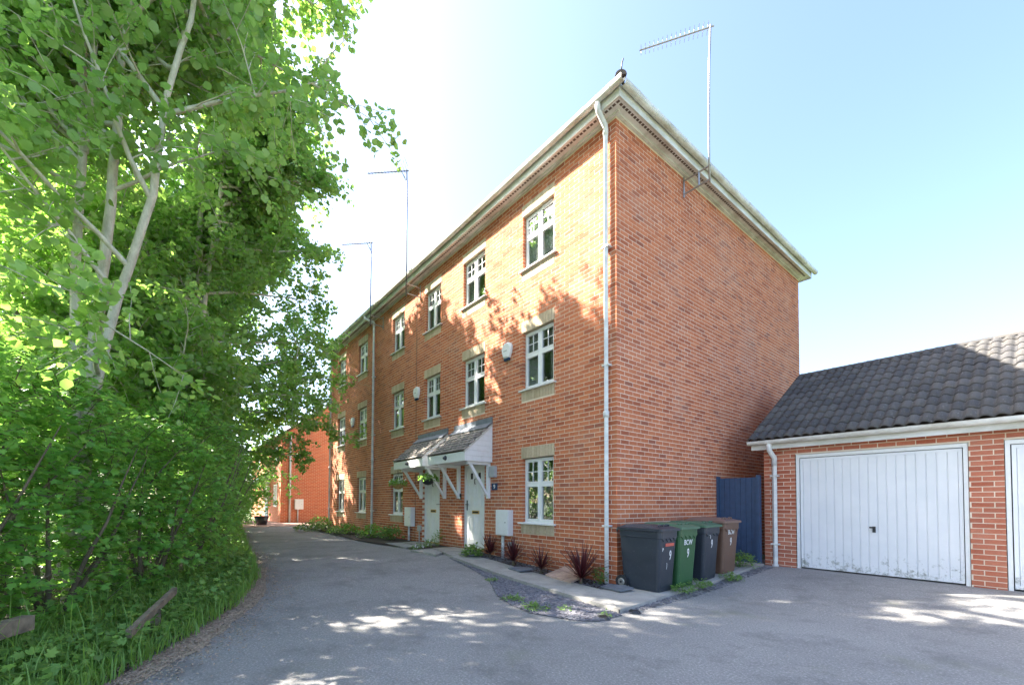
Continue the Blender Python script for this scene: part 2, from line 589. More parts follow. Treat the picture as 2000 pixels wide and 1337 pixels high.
house = thing('terraced_house', (-7.4, 4.0, 0), 'three storey red brick terraced house with white windows and tiled porches', 'house')
blocked = []   # plan rectangles (x0, x1, z0, z1) of the facade without ordinary brick
openings = []
for c, r in WINDOWS:
    xl, xr = COLS[c]; zs, zt = ROWS[r]
    blocked += [(xl, xr, zt, zt + 0.225), (xl, xr, zs - 0.225, zs), (xl + 0.035, xr - 0.02, zs, zt)]
    openings.append((xl + 0.035, xr - 0.02, zs, zt))
for d, (a, b, z) in DOORS.items():
    blocked.append((a, b, -0.2, DOOR_TOP)); openings.append((a, b, -0.2, DOOR_TOP))

def clip_row(x0, x1, z0, z1, blk):
    """pieces of [x0, x1] left free by the blocked rectangles at the height z0..z1"""
    segs = [(x0, x1)]
    zm = 0.5 * (z0 + z1)
    for a, b, c, d in blk:
        if c < zm < d:
            out = []
            for s, e in segs:
                if b <= s or a >= e: out.append((s, e)); continue
                if a > s: out.append((s, a))
                if b < e: out.append((b, e))
            segs = out
    return segs

def slab_with_holes(mb, x0, x1, z0, z1, holes, y0, y1, grow=0.004):
    hs = [(a - grow, b + grow, c - grow, d + grow) for a, b, c, d in holes]
    X = sorted({x0, x1} | {v for h in hs for v in h[:2] if x0 < v < x1})
    Z = sorted({z0, z1} | {v for h in hs for v in h[2:] if z0 < v < z1})
    cell = lambda i, j: 0 <= i < len(X) - 1 and 0 <= j < len(Z) - 1 and not any(a < (X[i] + X[i + 1]) / 2 < b and c < (Z[j] + Z[j + 1]) / 2 < d for a, b, c, d in hs)
    for i in range(len(X) - 1):
        for j in range(len(Z) - 1):
            if not cell(i, j): continue
            a, b, c, d = X[i], X[i + 1], Z[j], Z[j + 1]
            mb.add([(a, y0, c), (b, y0, c), (b, y0, d), (a, y0, d), (a, y1, c), (b, y1, c), (b, y1, d), (a, y1, d)], [(0, 1, 2, 3), (7, 6, 5, 4)])
            o = len(mb.v) - 8
            if not cell(i - 1, j): mb.f.append((o + 0, o + 3, o + 7, o + 4))
            if not cell(i + 1, j): mb.f.append((o + 1, o + 5, o + 6, o + 2))
            if not cell(i, j - 1): mb.f.append((o + 0, o + 4, o + 5, o + 1))
            if not cell(i, j + 1): mb.f.append((o + 3, o + 2, o + 6, o + 7))

mb = MB()
slab_with_holes(mb, XE + 0.004, -0.004, -0.25, ZS, openings, 0.003, 0.1)
mb.box(-0.1, -0.003, 0.1, W - 0.004, -0.25, ZS)
mb.box(XE + 0.004, XE + 0.1, 0.1, W - 0.1, -0.25, ZS)
mb.box(XE + 0.004, -0.1, W - 0.1, W - 0.004, -0.25, ZS)
wall = mb.build('wall', 'mortar', house)

bricks = []   # (axis, start, end, z0, full)
BL, BH, BD = 0.213, 0.0635, 0.1
nc = int((ZS + 0.23) / CH)
for k in range(-3, 102):
    z0 = zc(k) + 0.0058; z1 = z0 + BH
    if z1 > ZS: continue
    e = -0.0 if k % 2 == 0 else -0.1125
    while e > XE + 0.03:
        s = max(e - BL, XE)
        for a, b in clip_row(s, e, z0, z1, blocked):
            if b - a > 0.012:
                bricks.append(('f', a, b, z0, abs(b - a - BL) < 1e-6))
        e -= 0.225
    s = 0.1125 if k % 2 == 0 else 0.0
    while s < W - 0.03:
        e2 = min(s + BL, W)
        bricks.append(('s', s, e2, z0, abs(e2 - s - BL) < 1e-6))
        s += 0.225

def brick_box(b, mb, proud):
    ax, a, c, z0, full = b
    if ax == 'f': mb.box(a, c, -proud, BD, z0, z0 + BH)
    else: mb.box(-BD, proud, a, c, z0, z0 + BH)

def brick_score(b):
    ax, a, c, z0, full = b
    if not full: return -1
    m_ = 0.5 * (a + c)
    if ax == 'f':
        p = [(a, 0, z0), (c, 0, z0), (a, 0, z0 + BH)]
        if -0.36 < m_ < -0.02: return -1
        if z0 < 0.22: return -1
        if -4.9 < m_ < -3.1 and z0 > 2.05: return -1
    else:
        p = [(0, a, z0), (0, c, z0), (0, a, z0 + BH)]
        if z0 < 1.1 and m_ > 0.05: return -1
    q = [project(v) for v in p]
    if not (0 < q[0][0] < 2000 and 0 < q[0][1] < 1337): return -1
    return abs((q[1][0] - q[0][0]) * (q[2][1] - q[0][1]) - (q[1][1] - q[0][1]) * (q[2][0] - q[0][0]))
order = sorted(range(len(bricks)), key=lambda i: -brick_score(bricks[i]))
single = set(order[:300])
one = {}
for ax in 'fs':
    t = MB()
    if ax == 'f': t.box(-BL / 2, BL / 2, 0, BD, 0, BH)
    else: t.box(-BD, 0, -BL / 2, BL / 2, 0, BH)
    me = bpy.data.meshes.new('brick'); me.from_pydata(t.v, [], t.f); me.materials.append(M['brick'])
    one[ax] = me
rest = MB()
for i, b in enumerate(bricks):
    pr = rnd.uniform(-0.0012, 0.0018)
    if i in single:
        mid = 0.5 * (b[1] + b[2])
        link('brick', one[b[0]], None, wall, (mid, -pr, b[3]) if b[0] == 'f' else (pr, mid, b[3]))
    else:
        brick_box(b, rest, pr)
stuff(rest.build('brickwork', 'brick', wall))

# movement joint between two dwellings
MB().box(-6.845, -6.825, -0.004, 0.02, 0.1, ZS).build('movement_joint', 'roof_dark', house)

# lintels and aprons of soldier bricks
def soldier(name, xl, xr, z0, z1, y=0.0):
    t = MB(); n = max(1, round((xr - xl) / 0.075)); w = (xr - xl) / n
    for i in range(n):
        p = rnd.uniform(0.0, 0.003)
        t.box(xl + i * w + 0.003, xl + (i + 1) * w - 0.003, y - 0.003 - p, y + 0.1, z0 + 0.003, z1 - 0.003)
    o = t.build(name, 'buff', house)
    return o
for c, r in WINDOWS:
    xl, xr = COLS[c]; zs, zt = ROWS[r]
    soldier('lintel', xl, xr, zt, zt + 0.225)
    soldier('apron', xl, xr, zs - 0.225, zs)

def make_window(xl, xr, zs, zt, parent, interior='room', curtain=0, y=0.075):
    """white casement window, two lights wide with a transom; bars in the upper lights"""
    a, b = xl + 0.035, xr - 0.02
    d = 0.06; fw = 0.045
    xm = 0.5 * (a + b); zt2 = zt - 0.012; zm = zt2 - (zt2 - zs) * 0.40
    f = MB()
    g = 0.006
    f.box(a + g, a + g + fw, y, y + d, zs, zt2); f.box(b - g - fw, b - g, y, y + d, zs, zt2)
    f.box(a + g + fw, b - g - fw, y, y + d, zt2 - fw, zt2); f.box(a + g + fw, b - g - fw, y, y + d, zs, zs + fw + 0.01)
    f.box(xm - 0.032, xm + 0.032, y, y + d, zs + fw + 0.01, zt2 - fw)
    win = f.build('window', 'white', parent)
    x_l = [(a + g + fw, xm - 0.032), (xm + 0.032, b - g - fw)]
    z_l = [(zs + fw + 0.01, zm - 0.03), (zm + 0.03, zt2 - fw)]
    t = MB()
    for (p, q) in x_l:
        t.box(p, q, y - 0.006, y + d - 0.004, zm - 0.03, zm + 0.03)
    t.build('transom', 'white', win)
    for (p, q) in x_l:
        for iz, (u, v) in enumerate(z_l):
            s = 0.021; k = MB(); yy = y - 0.012
            k.box(p, p + s, yy, yy + 0.05, u, v); k.box(q - s, q, yy, yy + 0.05, u, v)
            k.box(p + s, q - s, yy, yy + 0.05, u, u + s); k.box(p + s, q - s, yy, yy + 0.05, v - s, v)
            k.build('sash', 'white', win)
            MB().box(p + s - 0.004, q - s + 0.004, y + 0.014, y + 0.020, u + s - 0.004, v - s + 0.004).build('pane', 'glass', win)
            if iz == 1:
                k = MB(); xc, zcn = 0.5 * (p + q), 0.5 * (u + v)
                k.box(xc - 0.0065, xc + 0.0065, y + 0.004, y + 0.013, u + s, v - s)
                k.box(p + s, xc - 0.0065, y + 0.004, y + 0.0125, zcn - 0.0065, zcn + 0.0065)
                k.box(xc + 0.0065, q - s, y + 0.004, y + 0.0125, zcn - 0.0065, zcn + 0.0065)
                k.build('glazing_bar', 'white', win)
    # trickle vent
    MB().box(xm + 0.07, b - 0.1, y - 0.026, y - 0.012, zt2 - 0.032, zt2 - 0.014).build('trickle_vent', 'white', win)
    # sill
    k = MB()
    k.prism([(xl - 0.045, -0.055, zs - 0.028), (xl - 0.045, -0.055, zs - 0.004), (xl - 0.045, y, zs + 0.012), (xl - 0.045, y, zs - 0.028)], (xr - xl + 0.09, 0, 0))
    k.build('sill', 'white', win)
    # room behind
    k = MB(); D = 0.75
    x0, x1, z0, z1 = a - 0.25, b + 0.25, zs - 0.2, zt + 0.1
    y0 = 0.145
    k.add([(x0, y0, z0), (x1, y0, z0), (x1, y0, z1), (x0, y0, z1), (x0, D, z0), (x1, D, z0), (x1, D, z1), (x0, D, z1)],
          [(4, 5, 6, 7), (0, 4, 7, 3), (1, 2, 6, 5), (0, 1, 5, 4), (3, 7, 6, 2)])
    k.build('room', interior, win)
    if curtain:
        for side in ((a, a + 0.30), (b - 0.24, b)) if curtain == 1 else ((a, b),):
            k = MB(); n = 22; V = []
            for i in range(n + 1):
                u = i / n
                x = side[0] + (side[1] - side[0]) * u
                yy = 0.175 + 0.018 * math.sin(u * (side[1] - side[0]) * 95)
                V += [(x, yy, zs - 0.05), (x, yy, zt)]
            k.add(V, [(2 * i, 2 * i + 2, 2 * i + 3, 2 * i + 1) for i in range(n)])
            k.build('curtain', 'curtain', win)
    return win

curt = {('c4', 'g'): 1, ('c6', 't'): 2, ('c6', 'm'): 1, ('c1', 't'): 2, ('c1', 'm'): 1, ('c2', 't'): 1, ('c2', 'm'): 1, ('c3', 't'): 2, ('c3', 'm'): 1, ('c4', 't'): 1, ('c4', 'm'): 1, ('c5', 't'): 1, ('c5', 'm'): 2, ('c5', 'g'): 2, ('c6', 'g'): 1}
for c, r in WINDOWS:
    xl, xr = COLS[c]; zs, zt = ROWS[r]
    w_ = make_window(xl, xr, zs, zt, house, 'room', curt.get((c, r), 0))
    if (c, r) == ('c1', 'g'):
        MB().box(xl + 0.35, xr + 0.2, 0.66, 0.70, zs + 0.25, zt).build('lamp_glow_panel', 'glow_orange', w_)  # panel painted orange in place of the lamp glow in the room
        MB().box(xl + 0.18, xl + 0.40, 0.70, 0.73, zs + 0.55, zs + 0.85).build('picture', 'timber', w_)
        k = MB(); k.tube([(xl + 0.25, 0.45, zs - 0.1), (xl + 0.22, 0.5, zs + 0.32)], 0.02, 6); k.build('picture_frame', 'timber', w_)
        k = MB(); k.tube([(xr - 0.25, 0.5, zs - 0.1), (xr - 0.25, 0.5, zs + 0.10), (xr - 0.22, 0.5, zs + 0.28), (xr - 0.22, 0.5, zs + 0.40)], [0.20, 0.19, 0.13, 0.03], 10); k.build('armchair', 'lead', w_, True)

def make_door(x0, x1, z0, hinge):
    y = 0.075; zt = DOOR_TOP - 0.01
    fr = 0.055
    t = MB(); t.box(x0 + fr + 0.004, x1 - fr - 0.004, y + 0.012, y + 0.055, z0 + 0.045, zt - fr)
    door = t.build('door', 'white', house)
    t = MB(); t.box(x0 + 0.004, x0 + fr, y - 0.01, y + 0.07, z0 - 0.02, zt); t.box(x1 - fr, x1 - 0.004, y - 0.01, y + 0.07, z0 - 0.02, zt)
    t.box(x0 + fr, x1 - fr, y - 0.01, y + 0.07, zt - fr + 0.003, zt); t.build('door_frame', 'white', door)
    MB().box(x0 + fr, x1 - fr, y - 0.03, y + 0.07, z0 - 0.03, z0 + 0.04).build('threshold', 'brass', door)
    xm = 0.5 * (x0 + x1); pw = 0.24; gap = 0.07
    for s in (-1, 1):
        xa = xm + s * gap / 2 if s > 0 else xm - gap / 2 - pw
        for za, zb in ((z0 + 0.22, z0 + 0.78), (z0 + 1.0, z0 + 1.58)):
            k = MB()
            # raised moulding round a fielded panel
            for (p, q, u, v) in ((xa, xa + 0.018, za, zb), (xa + pw - 0.018, xa + pw, za, zb), (xa + 0.018, xa + pw - 0.018, za, za + 0.018), (xa + 0.018, xa + pw - 0.018, zb - 0.018, zb)):
                k.box(p, q, y + 0.002, y + 0.0125, u, v)
            k.box(xa + 0.045, xa + pw - 0.045, y + 0.004, y + 0.0125, za + 0.045, zb - 0.045)
            k.build('panel', 'white', door)
        wa = xa + 0.05
        k = MB()
        for (p, q, u, v) in ((wa, wa + 0.02, z0 + 1.64, z0 + 1.82), (wa + 0.12, wa + 0.14, z0 + 1.64, z0 + 1.82), (wa + 0.02, wa + 0.12, z0 + 1.64, z0 + 1.66), (wa + 0.02, wa + 0.12, z0 + 1.80, z0 + 1.82)):
            k.box(p, q, y, y + 0.0125, u, v)
        k.build('light_frame', 'white', door)
        MB().box(wa + 0.02, wa + 0.12, y + 0.006, y + 0.0115, z0 + 1.66, z0 + 1.80).build('pane', 'dark', door)
    k = MB(); k.box(xm - 0.14, xm + 0.14, y + 0.002, y + 0.0118, z0 + 0.84, z0 + 0.92); k.build('letterbox', 'brass', door)
    MB().box(xm - 0.115, xm + 0.115, y - 0.004, y + 0.002, z0 + 0.86, z0 + 0.90).build('letterbox_flap', 'dark', door)
    hx = x0 + 0.10 if hinge > 0 else x1 - 0.10
    k = MB(); k.box(hx - 0.015, hx + 0.015, y, y + 0.0116, z0 + 0.92, z0 + 1.16)
    k.tube([(hx, y, z0 + 1.06), (hx, y - 0.045, z0 + 1.06), (hx + hinge * 0.12, y - 0.045, z0 + 1.06)], 0.009, 6)
    k.build('handle', 'dark_steel', door, True)
    k = MB(); k.tube([(xm, y, z0 + 1.66), (xm, y - 0.03, z0 + 1.65), (xm, y - 0.03, z0 + 1.56), (xm, y, z0 + 1.54)], 0.011, 6)
    k.build('knocker', 'dark_steel', door, True)
    # dark hall behind the leaf
    MB().box(x0 - 0.1, x1 + 0.1, 0.16, 0.2, z0 - 0.1, zt + 0.1).build('door_backing', 'dark', door)
make_door(*DOORS['d1'], 1)
make_door(*DOORS['d2'], -1)

# eaves: soffit, fascia, gutter, roof
def ring(name, o0, o1, z0, z1, mat, parent):
    """rectangular ring round the house between overhangs o0 and o1"""
    t = MB()
    A = [(XE - o1, -o1), (o1, -o1), (o1, W + o1), (XE - o1, W + o1)]
    B = [(XE - o0, -o0), (o0, -o0), (o0, W + o0), (XE - o0, W + o0)]
    V = [(x, y, z) for z in (z0, z1) for P in (A, B) for x, y in P]
    F = []
    for i in range(4):
        j = (i + 1) % 4
        F += [(i, j, 8 + j, 8 + i), (4 + j, 4 + i, 12 + i, 12 + j), (j, i, 4 + i, 4 + j), (8 + i, 8 + j, 12 + j, 12 + i)]
    t.add(V, F)
    return t.build(name, mat, parent)
OV = 0.235
sof = ring('soffit', -0.02, OV - 0.012, ZS + 0.0, ZS + 0.012, 'soffit', house)
# ventilation strip of the soffit
k = MB()
i = 0
x = 0.18
while x > XE:
    k.box(x - 0.05, x, -0.175, -0.135, ZS - 0.004, ZS + 0.0015); x -= 0.075
y = -0.1
while y < W:
    k.box(0.135, 0.175, y, y + 0.05, ZS - 0.004, ZS + 0.0015); y += 0.075
stuff(k.build('soffit_vent', 'roof_dark', sof))
k = MB()
k.box(XE, 0.08, -0.05, -0.004, ZS - 0.03, ZS - 0.0015); k.box(0.004, 0.05, 0.0, W, ZS - 0.03, ZS - 0.0015)
k.build('soffit_bead', 'soffit', sof)
ring('fascia', OV - 0.012, OV + 0.01, ZS - 0.02, ZS + 0.19, 'fascia', house)

def gutter_run(p0, p1, out, parent, joints, z, w=0.115, hgt=0.085):
    """half-round gutter from p0 to p1 (plan), out = unit outward direction"""
    prof = []
    n = 10
    for i in range(n + 1):
        an = math.pi * i / n
        prof.append((w / 2 - w / 2 * math.cos(an), -hgt * math.sin(an) ** 0.7))
    inner = [(a * 0.93 + 0.035 * w, b * 0.93) for a, b in prof][::-1]
    loop = prof + inner
    d = Vector((p1[0] - p0[0], p1[1] - p0[1], 0)); L = d.length; d.normalize()
    def sweep(t, s, e, sc=1.0):
        base = Vector((p0[0], p0[1], z)) + d * s
        pts = [base + Vector((out[0], out[1], 0)) * (u * sc - (sc - 1) * w / 2) + Vector((0, 0, v * sc)) for u, v in loop]
        t.prism(pts, d * (e - s))
    t = MB(); sweep(t, 0, L)
    g = t.build('gutter', 'gutter', parent)
    for s in joints:
        t = MB(); sweep(t, s - 0.03, s + 0.03, 1.07)
        t.build('gutter_bracket', 'gutter', g)
    return g
GZ = ZS + 0.185
o2 = OV + 0.012
g1 = gutter_run((0.355, -o2), (XE - 0.355, -o2), (0, -1), house, [0.25, 0.75, 1.5, 2.1, 3.0, 3.9, 4.8, 5.8, 6.8, 7.8, 8.8, 9.8, 10.8, 11.8, 12.8, 13.8], GZ)
g2 = gutter_run((o2, -0.23), (o2, W + 0.36), (1, 0), house, [0.35, 0.9, 1.8, 2.7, 3.6, 4.5, 5.4, 6.3, 7.2, 8.1], GZ - 0.003)
# roof: hipped
t = MB()
e = 0.28
rz = 10.0; half = W / 2 + e; ze = ZS + 0.20
A = [(XE - e, -e, ze), (e, -e, ze), (e, W + e, ze), (XE - e, W + e, ze), (XE - e + half, W / 2, rz), (e - half, W / 2, rz)]
t.add(A, [(0, 1, 5, 4), (1, 2, 5), (2, 3, 4, 5), (3, 0, 4), (3, 2, 1, 0)])
roof = t.build('roof', 'roof_dark', house)
# hip end tile and the bent iron at the corner
t = MB()
n = 8
V = []
for s, r in ((0.0, 0.085), (0.38, 0.085)):
    for i in range(n + 1):
        an = math.pi * i / n
        V.append((0.315 - s * 0.70 + 0.72 * r * math.cos(an), -0.30 + s * 0.70 + 0.72 * r * math.cos(an) * 1.0, ze + 0.02 + s * 0.34 + r * math.sin(an)))
t.add(V, [(i, i + 1, n + 2 + i, n + 1 + i) for i in range(n)] + [tuple(range(n + 1))])
t.build('hip_tile', 'roof_dark', roof)
t = MB(); t.tube([(0.24, -0.22, ze + 0.08), (0.33, -0.31, ze + 0.10), (0.345, -0.32, ze + 0.16), (0.355, -0.30, ze + 0.235)], 0.010, 6)
t.build('hip_iron', 'dark_steel', roof, True)

def downpipe(x, y_wall, ztop, zbot, parent, offset, mat='pipe', clips=(), sgn=-1, ax='y', w=0.034):
    """square-section white pipe with a swan neck under the gutter; ax is the wall normal axis"""
    def P(u, out, z):
        return (u, y_wall + sgn * out, z) if ax == 'y' else (y_wall + sgn * out, u, z)
    t = MB()
    t.tube([P(x, 0.07, ztop - 0.34), P(x, 0.07, zbot + 0.02)], w * 1.25, 4)
    for k in range(1):
        pass
    p = t.build('downpipe', mat, parent)
    t = MB()
    t.tube([P(x + offset[0], offset[1], ztop + 0.05), P(x + offset[0], offset[1], ztop - 0.10), P(x + offset[0] * 0.9, offset[1] * 0.93, ztop - 0.14), P(x + 0.01, 0.09, ztop - 0.28), P(x, 0.07, ztop - 0.33), P(x, 0.07, ztop - 0.42)], w * 1.35, 8)
    t.build('swan_neck', mat, p, True)
    for z in clips:
        t = MB()
        if ax == 'y': t.box(x - 0.065, x + 0.065, min(y_wall, y_wall + sgn * 0.105), max(y_wall + sgn * 0.004, y_wall + sgn * 0.105), z - 0.014, z + 0.014)
        else: t.box(min(y_wall, y_wall + sgn * 0.105), max(y_wall, y_wall + sgn * 0.105), x - 0.06, x + 0.06, z - 0.014, z + 0.014)
        t.build('pipe_clip', mat, p)
    for z in (2.75,):
        if ztop > 5:
            t = MB(); t.tube([P(x, 0.07, z - 0.05), P(x, 0.07, z + 0.05)], w * 1.45, 8); t.build('pipe_socket', mat, p, True)
    return p
downpipe(-0.15, 0.0, GZ - 0.06, 0.02, house, (0.02, OV + 0.06), clips=(0.95, 3.55, 5.5))
downpipe(-9.86, 0.0, GZ - 0.06, 0.14, house, (-0.28, OV + 0.06), clips=(1.0, 3.6, 5.6))
downpipe(-14.56, 0.0, GZ - 0.06, 0.15, house, (0.0, OV + 0.06), clips=(1.0, 3.6, 5.6))

# porch canopies
tile_me = None
def canopy(x0, x1):
    global tile_me
    ytop, ztop, yf, zf = -0.005, 3.05, -0.76, 2.40
    # soffit board and fascia: the body
    t = MB(); t.box(x0 + 0.03, x1 - 0.03, -0.70, -0.004, 2.205, 2.225)
    can = t.build('porch_canopy', 'white', house)
    MB().box(x0, x1, -0.735, -0.703, 2.19, 2.385).build('fascia_board', 'white', can)
    # rafters deck under the tiles
    t = MB(); t.prism([(x0 + 0.02, -0.70, 2.39), (x0 + 0.02, ytop, 3.0), (x0 + 0.02, ytop, 2.96), (x0 + 0.02, -0.70, 2.35)], (x1 - x0 - 0.04, 0, 0)); t.build('deck', 'timber', can)
    # weatherboarded cheeks
    for xc, s in ((x0, 1), (x1 - 0.018, 1)):
        zb = 2.19; n = 7; hb = 0.115
        for i in range(n):
            za = zb + i * hb; zt = za + hb
            sl = (3.0 - 2.39) / 0.70
            y_at = lambda z: -0.70 if z < 2.39 else -0.70 + (z - 2.39) / sl
            if za > 2.97: break
            zt = min(zt, 2.99)
            ya, yb = y_at(za), y_at(zt)
            pr = [(xc - 0.002, ya, za + 0.003), (xc - 0.002, -0.004, za + 0.003), (xc - 0.002, -0.004, zt), (xc - 0.002, yb, zt)]
            if za < 2.39 < zt: pr.append((xc - 0.002, -0.70, 2.39))
            k = MB(); k.prism(pr, (0.022, 0, 0)); k.build('cladding_board', 'white', can)
        # barge board following the slope
        k = MB(); k.prism([(xc - 0.008, -0.745, 2.36), (xc - 0.008, -0.745, 2.41), (xc - 0.008, -0.006, 3.045), (xc - 0.008, -0.006, 2.985)], (0.034, 0, 0)); k.build('barge_board', 'fascia', can)
    # tiles
    L = math.hypot(yf - ytop, ztop - zf); ang = math.atan2(ztop - zf, ytop - yf)
    rows = 9; gauge = L / rows; cols = 10; tw = (x1 - x0 + 0.06) / cols
    if tile_me is None:
        k = MB()
        th = 0.014
        k.add([(-tw / 2 + 0.003, 0, 0), (tw / 2 - 0.003, 0, 0), (tw / 2 - 0.003, gauge * 1.35, 0), (-tw / 2 + 0.003, gauge * 1.35, 0),
               (-tw / 2 + 0.003, 0, th), (tw / 2 - 0.003, 0, th), (tw / 2 - 0.003, gauge * 1.35, th), (-tw / 2 + 0.003, gauge * 1.35, th), (0, 0, th + 0.006), (0, gauge * 1.35, th + 0.006)],
              [(0, 3, 2, 1), (0, 1, 5, 8, 4), (4, 8, 9, 7), (8, 5, 6, 9), (1, 2, 6, 5), (3, 0, 4, 7), (2, 3, 7, 9, 6)])
        tile_me = bpy.data.meshes.new('tile'); tile_me.from_pydata(k.v, [], k.f); tile_me.materials.append(M['plain_tile'])
    for r in range(rows):
        nn = cols + (r % 2)
        for c in range(nn):
            xx = x0 - 0.03 + tw * (c + 0.5) - (tw / 2 if r % 2 else 0)
            if xx < x0 or xx > x1: continue
            o = link('tile', tile_me, None, can)
            s = r * gauge
            o.location = (xx + rnd.uniform(-0.004, 0.004), yf + s * math.cos(ang), zf + s * math.sin(ang) + 0.012)
            o.rotation_euler = (ang - 0.10 + rnd.uniform(-0.02, 0.02), 0, rnd.uniform(-0.02, 0.02))
    # lead flashing
    k = MB(); k.box(x0 + 0.02, x1 + 0.01, -0.016, -0.004, 3.07, 3.20); k.prism([(x0 + 0.02, -0.008, 3.075), (x0 + 0.02, -0.19, 2.94), (x0 + 0.02, -0.19, 2.952), (x0 + 0.02, -0.008, 3.09)], (x1 - x0 - 0.01, 0, 0))
    k.build('flashing', 'lead', can)
    # gallows brackets
    for bx in (x0 + 0.24, x1 - 0.13):
        k = MB(); k.box(bx, bx + 0.07, -0.074, -0.004, 1.40, 2.13); k.box(bx, bx + 0.07, -0.62, -0.004, 2.132, 2.203)
        k.prism([(bx + 0.008, -0.57, 2.131), (bx + 0.008, -0.49, 2.131), (bx + 0.008, -0.075, 1.52), (bx + 0.008, -0.075, 1.44)], (0.054, 0, 0))
        k.build('bracket', 'white', can)
    # bulkhead light on the fascia
    lx = 0.5 * (x0 + x1) + 0.02
    k = MB(); k.tube([(lx, -0.736, 2.30), (lx, -0.75, 2.30)], 0.055, 10); k.tube([(lx, -0.75, 2.30), (lx, -0.80, 2.29)], [0.045, 0.025], 10)
    k.build('porch_light', 'dark_steel', can, True)
canopy(-4.80, -3.24)
canopy(-6.70, -5.08)

# ------------------------------------------------------------------ things fixed to the house
def aerial(name, base, top, boom_to, label, mat, bracket, n_el=14, reflector=False, length=0.3):
    t = thing(name, base, label, 'aerial', 'television aerials on the house')
    k = MB(); mid = [(base[0] + rnd.uniform(-0.01, 0.01), base[1], base[2] + (top[2] - base[2]) * f) for f in (0.25, 0.5, 0.75)]
    k.tube([base] + mid + [top], 0.019, 8); k.build('mast', mat, t, True)
    a = Vector(top) + Vector((0, 0, -0.04)); b = Vector(boom_to)
    d = (b - a).normalized(); side = d.cross(Vector((0, 0, 1))).normalized()
    k = MB(); k.tube([a - d * 0.06, b], 0.014, 6); k.build('boom', mat, t)
    L = (b - a).length
    for i in range(n_el):
        p = a + d * (L * (i + 0.6) / n_el)
        w = length * (0.5 - 0.12 * i / n_el)
        k = MB(); k.tube([p - side * w, p + side * w], 0.005, 5); k.build('element', mat, t)
        if reflector is False and i % 1 == 0:
            k = MB(); k.tube([p - Vector((0, 0, 0.06)), p + Vector((0, 0, 0.06))], 0.004, 5); k.build('element', mat, t)
    if reflector:
        p = a + d * (L * 0.14)
        for s in (1, -1):
            k = MB(); q = p + d * -0.14 + Vector((0, 0, 0.26 * s)) ; k.tube([p, q], 0.007, 5)
            for w in (0.35, 0.7, 1.0):
                m_ = p.lerp(q, w); k.tube([m_ - side * 0.16, m_ + side * 0.16], 0.005, 5)
            k.build('reflector', mat, t)
    k = MB()
    for pts in bracket: k.tube(pts, 0.016, 6)
    k.build('wall_bracket', 'steel', t)
    return t
aerial('aerial', (0.50, 2.12, 7.22), (0.50, 2.20, 10.24), (-0.55, 1.52, 10.20), 'tall aerial on bracket at the gable end with many pale cross rods', 'steel',
       [[(0.0, 2.12, 7.52), (0.52, 2.12, 7.52)], [(0.0, 2.12, 7.26), (0.52, 2.12, 7.26)], [(0.012, 2.12, 7.20), (0.012, 2.12, 7.60)], [(0.30, 2.12, 7.26), (0.30, 2.12, 7.52)]], 16, False, 0.28)
aerial('aerial', (-6.62, -0.46, 7.05), (-6.66, -0.46, 10.69), (-7.44, -1.30, 10.66), 'taller of the two aerials standing on the long eaves', 'dark_steel',
       [[(-6.62, 0.0, 7.42), (-6.62, -0.48, 7.42)], [(-6.62, 0.0, 7.15), (-6.62, -0.48, 7.15)], [(-6.62, -0.012, 7.06), (-6.62, -0.012, 7.5)]], 12, True, 0.16)
aerial('aerial', (-9.22, -0.46, 7.05), (-9.24, -0.46, 9.88), (-9.94, -1.18, 9.85), 'shorter aerial on the long eaves above the middle downpipe', 'dark_steel',
       [[(-9.22, 0.0, 7.42), (-9.22, -0.48, 7.42)], [(-9.22, 0.0, 7.15), (-9.22, -0.48, 7.15)], [(-9.22, -0.012, 7.06), (-9.22, -0.012, 7.5)]], 12, True, 0.16)

def alarm_box(x0, x1, z0, z1, label):
    t = thing('alarm_box', (0.5 * (x0 + x1), 0, z0), label, 'alarm box', 'alarm boxes on the facade')
    cx_, w = 0.5 * (x0 + x1), (x1 - x0) / 2; h = z1 - z0
    prof = [(-0.55, 0.14), (-0.9, 0.45), (-1.0, 0.72), (-0.75, 0.93), (-0.3, 1.0), (0.3, 1.0), (0.75, 0.93), (1.0, 0.72), (0.9, 0.45), (0.55, 0.14)]
    k = MB()
    P0 = [(cx_ + a * w, -0.003, z0 + b * h) for a, b in prof]
    P1 = [(cx_ + a * w * 0.98, -0.05, z0 + b * h) for a, b in prof]
    P2 = [(cx_ + a * w * 0.82, -0.075, z0 + 0.1 * h + b * h * 0.82) for a, b in prof]
    n = len(prof)
    k.add(P0 + P1 + P2, [(i, (i + 1) % n, n + (i + 1) % n, n + i) for i in range(n)] + [(n + i, n + (i + 1) % n, 2 * n + (i + 1) % n, 2 * n + i) for i in range(n)] + [tuple(range(2 * n, 3 * n))])
    k.build('cover', 'white', t)
    MB().box(cx_ - w * 0.5, cx_ + w * 0.5, -0.055, -0.003, z0, z0 + 0.13 * h).build('strobe', 'plate', t)
    k = MB(); k.box(cx_ - w * 0.45, cx_ + w * 0.3, -0.0775, -0.0755, z0 + 0.50 * h, z0 + 0.56 * h); k.build('badge', 'grey_box', t)
alarm_box(-2.87, -2.56, 4.30, 4.68, 'white alarm box beside the middle window nearest the corner')
alarm_box(-6.92, -6.60, 4.22, 4.60, 'white alarm box above the two porches near the movement joint')
alarm_box(-12.10, -11.82, 4.16, 4.52, 'white alarm box between the two far end windows')

